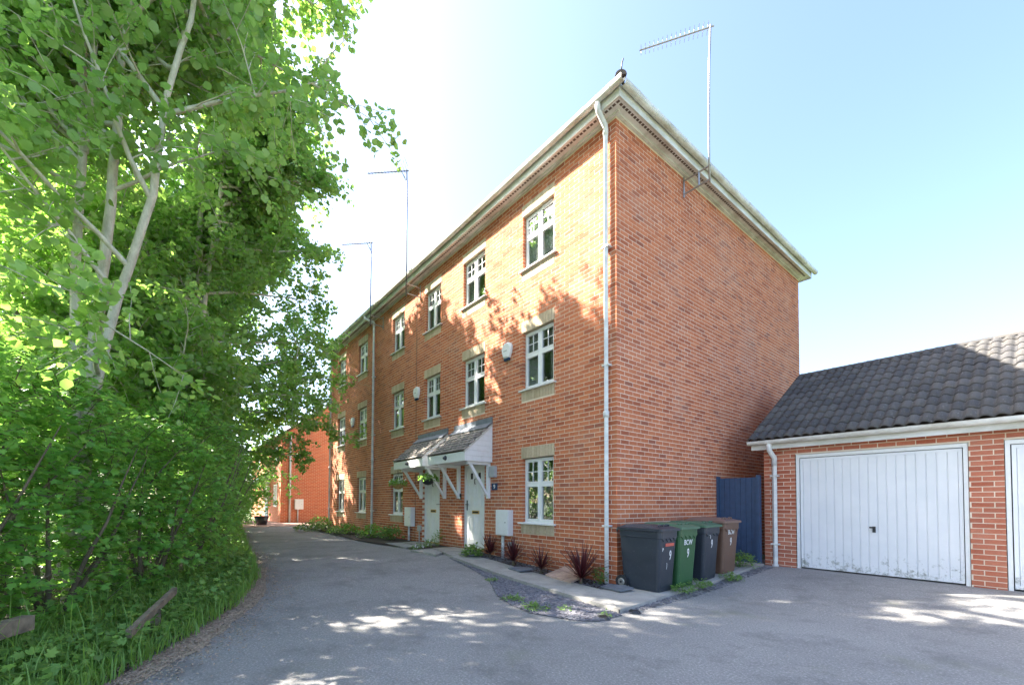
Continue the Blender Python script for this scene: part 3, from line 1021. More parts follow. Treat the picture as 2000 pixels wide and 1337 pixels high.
def meter_box(x0, x1, z0, z1, label, y=0.0, base=0.1, ax='y'):
    t = thing('meter_box', (0.5 * (x0 + x1) if ax == 'y' else y, 0 if ax == 'y' else 0.5 * (x0 + x1), base), label, 'meter box', 'gas meter boxes')
    def B(a, b, o0, o1, c, d):
        k = MB()
        if ax == 'y': k.box(a, b, y - o1, y - o0, c, d)
        else: k.box(y + o0, y + o1, a, b, c, d)
        return k
    B(x0, x1, 0.003, 0.125, z0, z1).build('cabinet', 'white', t)
    d = B(x0 + 0.015, x1 - 0.015, 0.127, 0.14, z0 + 0.015, z1 - 0.015).build('door', 'white', t)
    B(x1 - 0.10, x1 - 0.085, 0.1405, 0.146, z0 + 0.26, z0 + 0.285).build('lock', 'dark', d)
    xm = 0.5 * (x0 + x1) - 0.05
    k = MB()
    if ax == 'y': k.tube([(xm, y - 0.06, base - 0.05), (xm, y - 0.06, z0 - 0.001)], 0.032, 8)
    else: k.tube([(y + 0.06, xm, base - 0.05), (y + 0.06, xm, z0 - 0.001)], 0.032, 8)
    k.build('pipe', 'pipe', t, True)
    return t
meter_box(-2.95, -2.53, 0.63, 1.16, 'white meter box on a pipe between front door and corner window')
meter_box(-7.25, -6.84, 0.61, 1.16, 'white meter box on a pipe beside the farther front door', base=0.15)
def junction(x, z, label):
    t = thing('junction_box', (x, 0, z), label, 'junction box', 'small grey boxes low on the wall')
    MB().box(x - 0.075, x + 0.075, -0.06, -0.003, z, z + 0.16).build('cover', 'grey_box', t)
    k = MB(); k.tube([(x, -0.03, z + 0.002), (x, -0.03, 0.1)], 0.016, 6); k.build('conduit', 'grey_box', t)
junction(-2.55, 0.34, 'small grey box low on the wall behind the dark red plants')
junction(-6.52, 0.50, 'small grey box low on the wall beside the farther door')
t = thing('electric_box', (-3.17, 0, 1.86), 'grey plastic box on the wall beside the near porch bracket', 'electric box')
MB().box(-3.27, -3.07, -0.07, -0.003, 1.86, 2.10).build('cover', 'grey_box', t)
MB().box(-3.255, -3.085, -0.078, -0.0705, 1.875, 2.085).build('lid', 'grey_box', t)
t = thing('number_plate', (-3.15, 0, 1.57), 'small navy house number plate reading 9 beside the near door', 'number plate')
MB().box(-3.25, -3.05, -0.012, -0.003, 1.58, 1.73).build('plate', 'plate', t)
text_mesh('number', '9', 0.13, 'print_white', t, (-3.15, -0.0135, 1.612), (1, 0, 0), (0, 0, 1), 0.001)
t = thing('doorbell', (-4.50, 0, 1.40), 'small black and white doorbell on the wall beside the near door', 'doorbell')
MB().box(-4.495, -4.455, -0.03, -0.003, 1.38, 1.52).build('case', 'black_plastic', t)
MB().box(-4.488, -4.462, -0.036, -0.0305, 1.39, 1.44).build('button', 'print_white', t)

# ------------------------------------------------------------------ garage
YG = 3.64
GX0, GX1 = 0.782, 6.4
GD = [(1.308, 3.459), (3.80, 5.95)]
GTOP = 2.232
garage = thing('garage', (3.6, 6.2, 0.1), 'low red brick double garage with white up and over doors and pantiled roof', 'garage')
gopen = [(a, b, -0.2, GTOP) for a, b in GD]
k = MB()
slab_with_holes(k, GX0 + 0.004, GX1 - 0.004, -0.2, 2.50, gopen, YG + 0.003, YG + 0.1)
k.box(GX0 + 0.004, GX0 + 0.1, YG + 0.1, 8.85, -0.2, 2.5); k.box(GX1 - 0.1, GX1 - 0.004, YG + 0.1, 8.85, -0.2, 2.5); k.box(GX0 + 0.1, GX1 - 0.1, 8.75, 8.85, -0.2, 2.5)
# gable triangle at the house end
k.prism([(GX0 + 0.004, YG + 0.05, 2.5), (GX0 + 0.004, 6.3, 4.22), (GX0 + 0.004, 8.8, 2.5)], (0.09, 0, 0))
gwall = k.build('wall', 'mortar', garage)
gs = []
gblk = [(a - 0.004, b + 0.004, c, d) for a, b, c, d in gopen]
for kk in range(-2, 34):
    z0 = 0.107 + CH * kk - 0.02; z1 = z0 + BH
    if z1 > 2.5: continue
    s = GX0 - (0.1125 if kk % 2 else 0.0)
    while s < GX1 - 0.03:
        e = min(s + BL, GX1)
        for a, b in clip_row(max(s, GX0), e, z0, z1, gblk):
            if b - a > 0.012: gs.append((a, b, z0))
        s += 0.225
cache = {}
gs.sort(key=lambda b: b[0])
extra = MB()
for q, (a, b, z0) in enumerate(gs):
    w = round(b - a, 4)
    if q < 300 and a < 4.3:
        if w not in cache:
            tt = MB(); tt.box(-w / 2, w / 2, 0, BD, 0, BH)
            me = bpy.data.meshes.new('brick'); me.from_pydata(tt.v, [], tt.f); me.materials.append(M['brick_garage']); cache[w] = me
        link('brick', cache[w], None, gwall, (0.5 * (a + b), YG - rnd.uniform(-0.001, 0.002), z0))
    else:
        extra.box(a, b, YG - rnd.uniform(-0.001, 0.002), YG + BD, z0, z0 + BH)
stuff(extra.build('brickwork', 'brick_garage', gwall))

def garage_door(x0, x1, singles=True):
    z0, z1 = 0.155, GTOP - 0.05
    t = MB(); f = 0.05
    t.box(x0 + 0.004, x0 + f, YG + 0.02, YG + 0.09, z0 - 0.1, GTOP); t.box(x1 - f, x1 - 0.004, YG + 0.02, YG + 0.09, z0 - 0.1, GTOP); t.box(x0 + f, x1 - f, YG + 0.02, YG + 0.09, GTOP - 0.06, GTOP - 0.002)
    fr = t.build('garage_door_frame', 'white', garage)
    a, b = x0 + f + 0.012, x1 - f - 0.012
    MB().box(a, b, YG + 0.062, YG + 0.08, z0, z1 - 0.02).build('backing', 'garage_door', fr)
    # pressed steel strips with a groove between neighbours
    n = 17; w = (b - a - 0.08) / n
    for i in range(n):
        xa = a + 0.04 + i * w
        t = MB()
        t.prism([(xa + 0.003, YG + 0.060, z0 + 0.05), (xa + 0.009, YG + 0.050, z0 + 0.05), (xa + w - 0.009, YG + 0.050, z0 + 0.05), (xa + w - 0.003, YG + 0.060, z0 + 0.05)], (0, 0, z1 - z0 - 0.12))
        t.build('panel', 'garage_door', fr)
    t = MB(); t.box(a, a + 0.04, YG + 0.045, YG + 0.0605, z0, z1 - 0.02); t.box(b - 0.04, b, YG + 0.045, YG + 0.0605, z0, z1 - 0.02); t.box(a + 0.04, b - 0.04, YG + 0.045, YG + 0.0605, z0, z0 + 0.05); t.box(a + 0.04, b - 0.04, YG + 0.045, YG + 0.0605, z1 - 0.07, z1 - 0.02)
    t.build('door_rim', 'garage_door', fr)
    hx, hz = 0.5 * (x0 + x1) + 0.01, 0.90
    t = MB(); t.box(hx - 0.02, hx + 0.02, YG + 0.030, YG + 0.0495, hz - 0.05, hz + 0.05); t.box(hx - 0.055, hx + 0.02, YG + 0.008, YG + 0.029, hz + 0.02, hz + 0.045)
    t.build('handle', 'black_plastic', fr)
    MB().box(x0 - 0.02, x1 + 0.02, YG - 0.03, YG + 0.1, 0.02, 0.125).build('door_sill', 'concrete', fr)
for a, b in GD: garage_door(a, b)
# dark sheet standing in for the shade inside the garage
MB().box(GX0 + 0.12, GX1 - 0.12, 4.2, 4.25, -0.1, 2.4).build('dark_sheet', 'dark', garage)
# eaves
MB().box(GX0 - 0.16, GX1 + 0.1, YG - 0.16, YG - 0.135, 2.36, 2.50).build('fascia', 'fascia', garage)
MB().box(GX0 - 0.14, GX1 + 0.08, YG - 0.134, YG - 0.002, 2.40, 2.415).build('soffit', 'fascia', garage)
gutter_run((GX0 - 0.20, YG - 0.162), (GX1 + 0.15, YG - 0.162), (0, -1), garage, [0.33, 0.75, 1.45, 2.35, 3.25, 4.2, 5.2], 2.525, 0.11, 0.075)
downpipe(0.985, YG, 2.47, 0.12, garage, (-0.04, 0.21), clips=(0.55, 1.85))
t = MB(); t.tube([(0.985, YG - 0.07, 0.08), (0.985, YG - 0.07, 0.16)], 0.055, 8); t.build('pipe_shoe', 'pipe', garage)
# roof: deck plus single pantiles
RY0, RZ0, RY1, RZ1 = YG - 0.25, 2.545, 6.3, 4.36
ang = math.atan2(RZ1 - RZ0, RY1 - RY0); SL = math.hypot(RZ1 - RZ0, RY1 - RY0)
t = MB()
xa, xb = GX0 - 0.17, GX1 + 0.1
t.prism([(xa, RY0 + 0.06, RZ0 - 0.02), (xa, RY1, RZ1 - 0.055), (xa, 9.1, 2.55), (xa, 9.1, 2.50), (xa, RY1, RZ1 - 0.11), (xa, RY0 + 0.06, RZ0 - 0.075)], (xb - xa, 0, 0))
groof = t.build('roof', 'roof_dark', garage)
rows, gauge = 11, SL / 11
TW = 0.30
nx = 16
def pantile_mesh():
    V = []; F = []
    ln = gauge * 1.16
    for side in (0, 1):
        for j, s in enumerate((0, ln)):
            for i in range(nx + 1):
                u = i / nx
                zz = 0.019 * math.sin(4 * math.pi * u - 0.6) + 0.005 * math.sin(8 * math.pi * u)
                V.append(((u - 0.5) * TW, s, zz + (0.024 if side else 0.0)))
    w = nx + 1
    for i in range(nx):
        F.append((2 * w + i, 2 * w + i + 1, 3 * w + i + 1, 3 * w + i))          # top
        F.append((i, i + 1, 2 * w + i + 1, 2 * w + i))                          # nose
    me = bpy.data.meshes.new('tile'); me.from_pydata(V, [], F); me.materials.append(M['pantile'])
    me.polygons.foreach_set('use_smooth', [i % 2 == 0 for i in range(len(me.polygons))])
    return me
pt = pantile_mesh()
cols = int((xb - xa) / TW) + 1
for r in range(rows):
    for c in range(cols):
        s = r * gauge
        o = link('tile', pt, None, groof)
        o.location = (xa + TW * (c + 0.5) - 0.02 + rnd.uniform(-0.003, 0.003), RY0 + s * math.cos(ang), RZ0 + s * math.sin(ang) + 0.012)
        o.rotation_euler = (ang - 0.045 + rnd.uniform(-0.008, 0.008), rnd.uniform(-0.006, 0.006), rnd.uniform(-0.006, 0.006))
# ridge tiles
for i in range(16):
    x0 = xa + i * 0.43
    t = MB(); n = 8; V = []
    for xx, rr in ((x0, 0.092), (x0 + 0.428, 0.091)):
        for j in range(n + 1):
            an = math.pi * j / n
            V.append((xx, RY1 + rr * math.cos(an), RZ1 - 0.03 + 0.8 * rr * math.sin(an)))
    t.add(V, [(j, j + 1, n + 2 + j, n + 1 + j) for j in range(n)])
    t.build('ridge_tile', 'pantile', groof)
# verge cap at the left slope end
t = MB(); t.prism([(xa - 0.035, RY0, RZ0 - 0.05), (xa - 0.035, RY1, RZ1 - 0.05), (xa - 0.035, RY1, RZ1 + 0.01), (xa - 0.035, RY0, RZ0 + 0.015)], (0.03, 0, 0)); t.build('verge_mortar', 'roof_dark', groof)

# ------------------------------------------------------------------ gate
gate = thing('side_gate', (0.4, 3.42, 0.1), 'navy blue boarded timber gate between house and garage', 'gate')
GY = 3.40
n = 7; w = (0.70) / n
for i in range(n):
    xa_ = 0.045 + i * w
    MB().box(xa_ + 0.0025, xa_ + w - 0.0025, GY, GY + 0.02, 0.15, 1.83 + rnd.uniform(-0.003, 0.003)).build('board', 'navy', gate)
for a, b in ((0.004, 0.045), (0.745, 0.80)):
    MB().box(a, b, GY - 0.05, GY + 0.05, 0.08, 1.87).build('post', 'navy', gate)
for z in (0.35, 1.6):
    MB().box(0.05, 0.74, GY + 0.021, GY + 0.05, z, z + 0.1).build('rail', 'navy', gate)

# ------------------------------------------------------------------ wheelie bins
def wheelie_bin(y0, w, d, h, body, lid, label, marks, x0=0.13, yaw=0.0):
    """bin with its back to the house wall; front faces +x"""
    t = thing('wheelie_bin', (0, 0, 0), label, 'wheelie bin', 'wheelie bins in a row beside the house')
    k = MB()
    def ringpts(z, xa, xb, ya, yb, r=0.05):
        P = []
        for cx_, cy_, a0 in ((xb - r, ya + r, -90), (xb - r, yb - r, 0), (xa + r, yb - r, 90), (xa + r, ya + r, 180)):
            for s in range(4):
                an = math.radians(a0 + 30 * s)
                P.append((cx_ + r * math.cos(an), cy_ + r * math.sin(an), z))
        return P
    hh = h - 0.10
    levels = [(0.02, 0.13, d - 0.07, 0.05, w - 0.05), (0.10, 0.10, d - 0.055, 0.045, w - 0.045), (0.22, 0.03, d - 0.05, 0.042, w - 0.042), (hh - 0.10, 0.0, d - 0.012, 0.012, w - 0.012), (hh - 0.095, -0.0, d, 0.0, w), (hh, 0.0, d, 0.0, w)]
    R = [ringpts(*l) for l in levels]
    n = 16; V = [p for q in R for p in q]; F = []
    for i in range(len(R) - 1):
        for j in range(n):
            F.append((i * n + j, i * n + (j + 1) % n, (i + 1) * n + (j + 1) % n, (i + 1) * n + j))
    F.append(tuple(range(n))[::-1]); F.append(tuple(range((len(R) - 1) * n, len(R) * n)))
    k.add(V, F); b = k.build('body', body, t)
    # pointed teeth under the front rim
    for j in range(4):
        yy = 0.09 + j * (w - 0.18) / 3
        k = MB(); k.prism([(d - 0.012, yy - 0.045, hh - 0.094), (d - 0.012, yy + 0.045, hh - 0.094), (d - 0.012, yy, hh - 0.145)], (0.010, 0, 0)); k.build('rim_tooth', body, b)
    # lid: shallow dome with overhanging lip
    L = [(hh + 0.004, -0.03, d + 0.035, -0.025, w + 0.025, 0.05), (hh + 0.038, -0.03, d + 0.035, -0.025, w + 0.025, 0.05), (hh + 0.048, 0.0, d + 0.0, 0.02, w - 0.02, 0.05), (hh + 0.085, 0.06, d - 0.16, 0.07, w - 0.07, 0.06)]
    R = [ringpts(*l) for l in L]
    k = MB(); V = [p for q in R for p in q]; F = []
    for i in range(len(R) - 1):
        for j in range(n):
            F.append((i * n + j, i * n + (j + 1) % n, (i + 1) * n + (j + 1) % n, (i + 1) * n + j))
    F.append(tuple(range(n))[::-1]); F.append(tuple(range((len(R) - 1) * n, len(R) * n)))
    k.add(V, F); l = k.build('lid', lid, t)
    for yy in (0.16, w - 0.16):
        k = MB(); k.tube([(d - 0.10, yy - 0.05, hh + 0.06), (d - 0.09, yy - 0.05, hh + 0.088), (d - 0.09, yy + 0.05, hh + 0.088), (d - 0.10, yy + 0.05, hh + 0.06)], 0.011, 6); k.build('lid_grip', lid, l, True)
    k = MB(); k.tube([(-0.045, 0.03, hh - 0.03), (-0.055, 0.05, hh + 0.01), (-0.055, w - 0.05, hh + 0.01), (-0.045, w - 0.03, hh - 0.03)], 0.014, 6); k.build('rear_handle', body, t, True)
    for yy in (0.0, w):
        s = -1 if yy == 0 else 1
        k = MB(); k.tube([(0.06, yy + s * -0.035, 0.1), (0.06, yy + s * 0.022, 0.1)], 0.1, 18); wh = k.build('wheel', 'black_plastic', t)
        k = MB(); k.tube([(0.06, yy + s * 0.0225, 0.1), (0.06, yy + s * 0.028, 0.1)], [0.058, 0.045], 14); k.build('hub', 'steel', wh)
        k = MB(); k.tube([(0.06, yy + s * 0.0285, 0.1), (0.06, yy + s * 0.036, 0.1)], 0.018, 10); k.build('axle_cap', 'black_plastic', wh)
    # printing on the front: leaning with the front face
    slope = ((d - 0.012) - (d - 0.05)) / (hh - 0.10 - 0.22)
    for s, size, yy, z, xs, mat in marks:
        xf = (d - 0.05) + slope * (z - 0.22) + 0.0045
        if s == '#':
            k = MB(); zz = z + size; xg = xf + slope * size
            k.prism([(xf, yy - size * xs, z), (xf, yy + size * xs, z), (xg, yy + size * xs, zz), (xg, yy - size * xs, zz)], (0.0015, 0, 0)); k.build('sticker', mat, b)
        else:
            text_mesh('number_print', s, size, mat, b, (xf, yy, z), (0, 1, 0), (slope, 0, 1), 0.001, xs)
    t.location = (x0, y0, gh(x0 + 0.4, y0) + 0.035)
    t.rotation_euler = (0, 0, yaw)
    return t
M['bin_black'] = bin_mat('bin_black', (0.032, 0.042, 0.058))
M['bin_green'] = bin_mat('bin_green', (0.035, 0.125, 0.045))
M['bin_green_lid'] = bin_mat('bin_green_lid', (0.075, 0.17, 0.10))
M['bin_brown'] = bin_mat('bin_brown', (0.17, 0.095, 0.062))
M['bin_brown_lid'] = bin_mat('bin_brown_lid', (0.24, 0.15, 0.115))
WH = 'print_white'
wheelie_bin(-0.20, 0.49, 0.69, 0.98, 'bin_black', 'bin_black', 'black wheelie bin at the house corner with red sticker above its 9',
            [('9', 0.19, 0.30, 0.47, 0.62, WH), ('#', 0.045, 0.27, 0.665, 2.6, 'sticker'), ('P', 0.07, 0.09, 0.60, 0.8, WH), (')', 0.10, 0.22, 0.36, 0.5, WH)], 0.17, 0.02)
wheelie_bin(0.37, 0.52, 0.70, 0.99, 'bin_green', 'bin_green_lid', 'green wheelie bin with BCW and 9 in white',
            [('BCW', 0.11, 0.25, 0.66, 0.9, WH), ('9', 0.19, 0.26, 0.47, 0.62, WH)], 0.15, -0.03)
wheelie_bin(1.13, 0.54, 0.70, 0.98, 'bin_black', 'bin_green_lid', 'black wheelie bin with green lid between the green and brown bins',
            [('9', 0.19, 0.26, 0.55, 0.62, WH), ('T', 0.09, 0.20, 0.70, 1.2, WH)], 0.14, 0.02)
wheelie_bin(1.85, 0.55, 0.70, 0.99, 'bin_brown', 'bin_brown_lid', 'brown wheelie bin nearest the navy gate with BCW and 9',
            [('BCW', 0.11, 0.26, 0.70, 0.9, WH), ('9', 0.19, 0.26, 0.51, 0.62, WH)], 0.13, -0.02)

# ------------------------------------------------------------------ path, bed, slate
structure(ribbon('bed', [(-14.6, -1.0), (-11, -1.1), (-8.2, -1.25), (-7.0, -1.2), (-3.6, -0.8), (-2.4, -0.6), (0.0, -0.62)], [(-14.6, 0.0), (-11, 0.0), (-8.2, 0), (-7.0, 0), (-3.6, 0.0), (-2.4, 0.0), (0.0, 0.0)], 60, 6, 0.03, 'soil', jitter=0.01))
path = structure(ribbon('path', [(-3.40, -0.98), (-2.52, -1.06), (-1.73, -1.11), (-0.59, -1.17), (1.02, -1.38)], [(-3.3, -0.52), (-2.55, -0.46), (-1.56, -0.50), (-0.65, -0.50), (0.16, -0.62)], 40, 6, 0.055, 'concrete', edge=0.09))
# slabs along the side of the house, the first one joined to the path corner
cuts = [(-0.60, 0.42), (0.43, 1.22), (1.23, 2.0), (2.01, 2.85), (2.86, 3.38)]
for i, (a, b) in enumerate(cuts):
    A = [(0.02, a), (0.02, b)]; B = [(1.04 if i == 0 else 0.88, a), (0.86, b)]
    if i == 0:
        A = [(0.155, -0.615), (0.06, -0.1), (0.02, b)]; B = [(1.03, -1.37), (0.95, -0.4), (0.86, b)]
    ribbon('slab', A, B, 6, 6, 0.048, 'concrete', path, edge=0.07)
ribbon('slab', [(-4.75, -0.62), (-4.75, -0.03)], [(-3.95, -0.80), (-3.95, -0.03)], 4, 4, 0.05, 'slab', path, edge=0.06)
ribbon('slab', [(-3.93, -0.82), (-3.93, -0.03)], [(-3.35, -0.92), (-3.45, -0.03)], 4, 4, 0.05, 'slab', path, edge=0.06)
ribbon('slab', [(-4.7, -1.22), (-4.75, -0.65)], [(-3.7, -1.15), (-3.95, -0.83)], 4, 4, 0.046, 'slab', path, edge=0.06)
ribbon('slab', [(-6.5, -0.55), (-6.5, -0.03)], [(-5.4, -0.62), (-5.4, -0.03)], 4, 4, 0.05, 'slab', path, edge=0.06)
ribbon('slab', [(-6.6, -1.0), (-6.5, -0.58)], [(-5.3, -1.05), (-5.4, -0.65)], 4, 4, 0.044, 'slab', path, edge=0.06)

def in_poly(x, y, P):
    c = False
    for (x0, y0), (x1, y1) in zip(P, P[1:] + P[:1]):
        if (y0 > y) != (y1 > y) and x < (x1 - x0) * (y - y0) / (y1 - y0) + x0: c = not c
    return c
SLP = [(-3.4, -1.0), (-2.2, -1.22), (-1.4, -1.47), (-0.6, -1.95), (-0.11, -2.15), (0.39, -2.24), (0.94, -2.05), (1.11, -1.86), (1.10, -1.42), (1.02, -1.40), (-0.59, -1.19), (-1.73, -1.13), (-2.52, -1.08)]
V = []; F = []
def chip(x, y, z, s, flat=0.35):
    """one small flat stone, a skewed box of its own"""
    a = rnd.uniform(0, 6.28); ca, sa = math.cos(a), math.sin(a)
    w, l, h = s * rnd.uniform(0.6, 1.0), s * rnd.uniform(0.8, 1.5), s * flat * rnd.uniform(0.5, 1.2)
    tx, ty = rnd.uniform(-0.35, 0.35), rnd.uniform(-0.35, 0.35)
    o = len(V)
    for zz in (0, h):
        for u, v in ((-w, -l), (w, -l * 0.7), (w * 0.8, l), (-w, l * 0.8)):
            V.append((x + u * ca - v * sa, y + u * sa + v * ca, z + zz + u * tx + v * ty))
    for q in ((4, 5, 6, 7), (0, 1, 5, 4), (1, 2, 6, 5), (2, 3, 7, 6), (3, 0, 4, 7)):
        F.append(tuple(o + i for i in q))
cnt = 0
while cnt < 5200:
    x, y = rnd.uniform(-3.4, 1.2), rnd.uniform(-2.3, -0.95)
    if in_poly(x, y, SLP):
        chip(x, y, gh(x, y) + 0.008, rnd.uniform(0.008, 0.019)); cnt += 1
for i in range(900):
    x, y = rnd.uniform(0.90, 1.12), rnd.uniform(-1.3, 3.3)
    x -= 0.05 * ss((y + 0.5) / 2)
    chip(x, y, gh(x, y) + 0.006, rnd.uniform(0.006, 0.016))
for i in range(1500):
    x, y = rnd.uniform(-3.3, 0.1), rnd.uniform(-0.55, -0.04)
    chip(x, y, gh(x, y) + 0.035, rnd.uniform(0.008, 0.018))
mb = MB(); mb.v = V; mb.f = F
stuff(mb.build('slate_gravel', 'slate'), 'bluish slate chippings lying between the driveway and the concrete path', 'gravel')
structure(ribbon('slate_bed', SLP[:8][::-1], [SLP[8], SLP[9], SLP[10], SLP[11], SLP[12], SLP[0]], 30, 6, 0.010, 'slate'))

# dark slates laid in the bed and the ribbed terracotta slab
sl = thing('ribbed_slab', (-0.72, -0.33, 0.1), 'pale terracotta ribbed slab leaning in the bed below the corner window', 'slab')
k = MB()
for i in range(5):
    a = i / 5; b = (i + 0.9) / 5
    k.prism([(-1.04 + 0.0, -0.55 + 0.5 * a, 0.075 + 0.10 * a), (-0.42, -0.62 + 0.5 * a, 0.045 + 0.10 * a), (-0.42, -0.62 + 0.5 * b, 0.045 + 0.10 * b), (-1.04, -0.55 + 0.5 * b, 0.075 + 0.10 * b)], (0, 0, 0.03))
k.build('slab_body', 'terracotta', sl)
for x, y, label in ((-3.25, -0.55, 'dark flat slate near the small green shrub by the path'), (-1.62, -0.60, 'dark flat slate between two dark red plants'), (0.30, -0.42, 'dark flat slate beside the wheel of the corner bin')):
    k = MB(); z = gh(x, y) + 0.062
    k.prism([(x - 0.2, y - 0.13, z), (x + 0.17, y - 0.16, z), (x + 0.22, y + 0.1, z + 0.02), (x + 0.02, y + 0.17, z + 0.02), (x - 0.22, y + 0.08, z + 0.01)], (0.0, 0, 0.018))
    tag(k.build('flat_slate', 'lead'), label, 'slate', 'dark slates in the bed')
for x, y, label in ((1.12, -1.20, 'crumpled black rag at the path corner'), (1.06, -1.72, 'flat black scrap at the tip of the slate gravel')):
    k = MB(); z = gh(x, y)
    pts = []
    for i in range(9):
        a = 2 * math.pi * i / 9
        pts.append((x + 0.10 * math.cos(a) * rnd.uniform(0.7, 1.2), y + 0.06 * math.sin(a) * rnd.uniform(0.7, 1.2), z + 0.004))
    top = [(x + (p[0] - x) * 0.6, y + (p[1] - y) * 0.6, z + rnd.uniform(0.02, 0.045)) for p in pts]
    k.add(pts + top, [(i, (i + 1) % 9, 9 + (i + 1) % 9, 9 + i) for i in range(9)] + [tuple(range(9, 18))])
    tag(k.build('black_scrap', 'black_plastic'), label, 'scrap', 'black scraps on the path edge')

# ------------------------------------------------------------------ far brick house at the end of the lane
fh = thing('far_house', (-23.5, 3, 0.2), 'bright orange brick house standing at the far end of the lane', 'house')
FX, FY0, FY1, FZ = -20.0, -0.9, 8.0, 4.72
ap = 0.5 * (FY0 + FY1); az = FZ + (ap - FY0) * 0.75
k = MB()
k.add([(FX, FY0, 0), (FX, FY1, 0), (FX, FY1, FZ), (FX, ap, az), (FX, FY0, FZ), (-29, FY0, 0), (-29, FY1, 0), (-29, FY1, FZ), (-29, ap, az), (-29, FY0, FZ)],
      [(0, 1, 2, 3, 4), (5, 9, 8, 7, 6), (0, 4, 9, 5), (1, 6, 7, 2)])
k.build('wall', 'brick_far', fh)
k = MB()
k.prism([(FX + 0.10, FY0 - 0.22, FZ - 0.14), (FX + 0.10, ap, az + 0.02), (FX + 0.10, ap, az + 0.13), (FX + 0.10, FY0 - 0.26, FZ - 0.05)], (-9.3, 0, 0))
k.prism([(FX + 0.10, FY1 + 0.22, FZ - 0.14), (FX + 0.10, FY1 + 0.26, FZ - 0.05), (FX + 0.10, ap + 0.001, az + 0.13), (FX + 0.10, ap + 0.001, az + 0.02)], (-9.3, 0, 0))
k.build('roof', 'roof_dark', fh)
k = MB(); k.tube([(FX + 0.06, -0.47, 4.75), (FX + 0.06, -0.47, 0.15)], 0.05, 8); k.build('downpipe', 'pipe', fh, True)
for xw, z0, z1 in ((-21.3, 3.3, 4.2), (-21.3, 1.0, 2.2), (-26.5, 3.3, 4.2)):
    k = MB(); a, b = xw - 0.45, xw + 0.45; y = FY0 - 0.02
    k.box(a, a + 0.06, y, y + 0.018, z0, z1); k.box(b - 0.06, b, y, y + 0.018, z0, z1); k.box(a + 0.06, b - 0.06, y, y + 0.018, z0, z0 + 0.06); k.box(a + 0.06, b - 0.06, y, y + 0.018, z1 - 0.06, z1); k.box(xw - 0.03, xw + 0.03, y, y + 0.018, z0 + 0.06, z1 - 0.06)
    w_ = k.build('window', 'white', fh)
    MB().box(a + 0.05, b - 0.05, FY0 - 0.011, FY0 - 0.003, z0 + 0.05, z1 - 0.05).build('pane', 'plate', w_)
k = MB(); k.prism([(-24.6, FY0 - 0.8, 2.4), (-24.6, FY0 - 0.003, 3.0), (-24.6, FY0 - 0.003, 2.3), (-24.6, FY0 - 0.8, 2.2)], (1.8, 0, 0)); pc = k.build('porch_canopy', 'white', fh)
for bx in (-24.5, -22.95):
    k = MB(); k.box(bx, bx + 0.08, FY0 - 0.075, FY0 - 0.003, 1.3, 2.2); k.prism([(bx, FY0 - 0.65, 2.2), (bx, FY0 - 0.55, 2.2), (bx, FY0 - 0.076, 1.45), (bx, FY0 - 0.076, 1.35)], (0.07, 0, 0)); k.build('bracket', 'white', pc)
k = MB(); k.box(-24.15, -23.25, FY0 - 0.03, FY0 - 0.003, 0.2, 2.2); k.build('door', 'plate', fh)
meter_box(-0.23, 0.20, 0.87, 1.41, 'white meter box on the orange brick gable of the far house', FX, 0.2, 'x')
t = thing('flower_pot', (-17.2, -1.55, 0.17), 'dark plant pot standing by the lane in front of the far house', 'pot')
k = MB(); k.tube([(-18.6, -2.0, 0.17), (-18.6, -2.0, 0.55)], [0.22, 0.32], 14); k.build('pot', 'black_plastic', t, True)
k = MB(); k.tube([(-18.6, -2.0, 0.551), (-18.6, -2.0, 0.59)], [0.34, 0.34], 14); k.build('rim', 'black_plastic', t)

# ------------------------------------------------------------------ foliage builders
POP_V = np.array([(0, 0, 0), (0.40, 0.22, 0.06), (0.46, 0.58, 0.07), (0, 1.0, -0.05), (-0.46, 0.58, 0.07), (-0.40, 0.22, 0.06)])
POP_F = np.array([(0, 1, 2, 3), (0, 3, 4, 5)])
mo = [(0, 0), (0.20, 0.03), (0.46, 0.16), (0.28, 0.34), (0.54, 0.66), (0.21, 0.64), (0, 1.0), (-0.21, 0.64), (-0.54, 0.66), (-0.28, 0.34), (-0.46, 0.16), (-0.20, 0.03)]
MAP_V = np.array([(0, 0.42, 0.0)] + [(x, y, 0.10 * abs(x) - 0.06 * y * y) for x, y in mo])
MAP_F = np.array([(0, 1 + i, 1 + (i + 1) % 12) for i in range(12)])
OVA_V = np.array([(0, 0, 0), (0.24, 0.40, 0.05), (0, 1.0, -0.04), (-0.24, 0.40, 0.05)])
OVA_F = np.array([(0, 1, 2), (0, 2, 3)])

def unit(a):
    return a / np.maximum(np.linalg.norm(a, axis=1, keepdims=True), 1e-9)

def leaf_arrays(P, N, T, S, tv, tf):
    N = unit(N); T = unit(T - N * np.sum(T * N, 1, keepdims=True)); X = np.cross(T, N)
    n = len(P)
    V = P[:, None, :] + S[:, None, None] * (tv[None, :, 0:1] * X[:, None, :] + tv[None, :, 1:2] * T[:, None, :] + tv[None, :, 2:3] * N[:, None, :])
    F = tf[None] + (np.arange(n) * len(tv))[:, None, None]
    return V.reshape(-1, 3), F.reshape(-1, tf.shape[1])

def ok_leaf(P):
    """keep leaves clear of the house, the far house and the camera"""
    k = ~((P[:, 0] > XE - 0.6) & (P[:, 0] < 0.8) & (P[:, 1] > -0.55) & (P[:, 2] < 8.3))
    k &= ~((P[:, 0] > -30) & (P[:, 0] < -19.6) & (P[:, 1] > -1.4))
    k &= np.linalg.norm(P - np.array(CAM_POS), axis=1) > 2.1
    return k

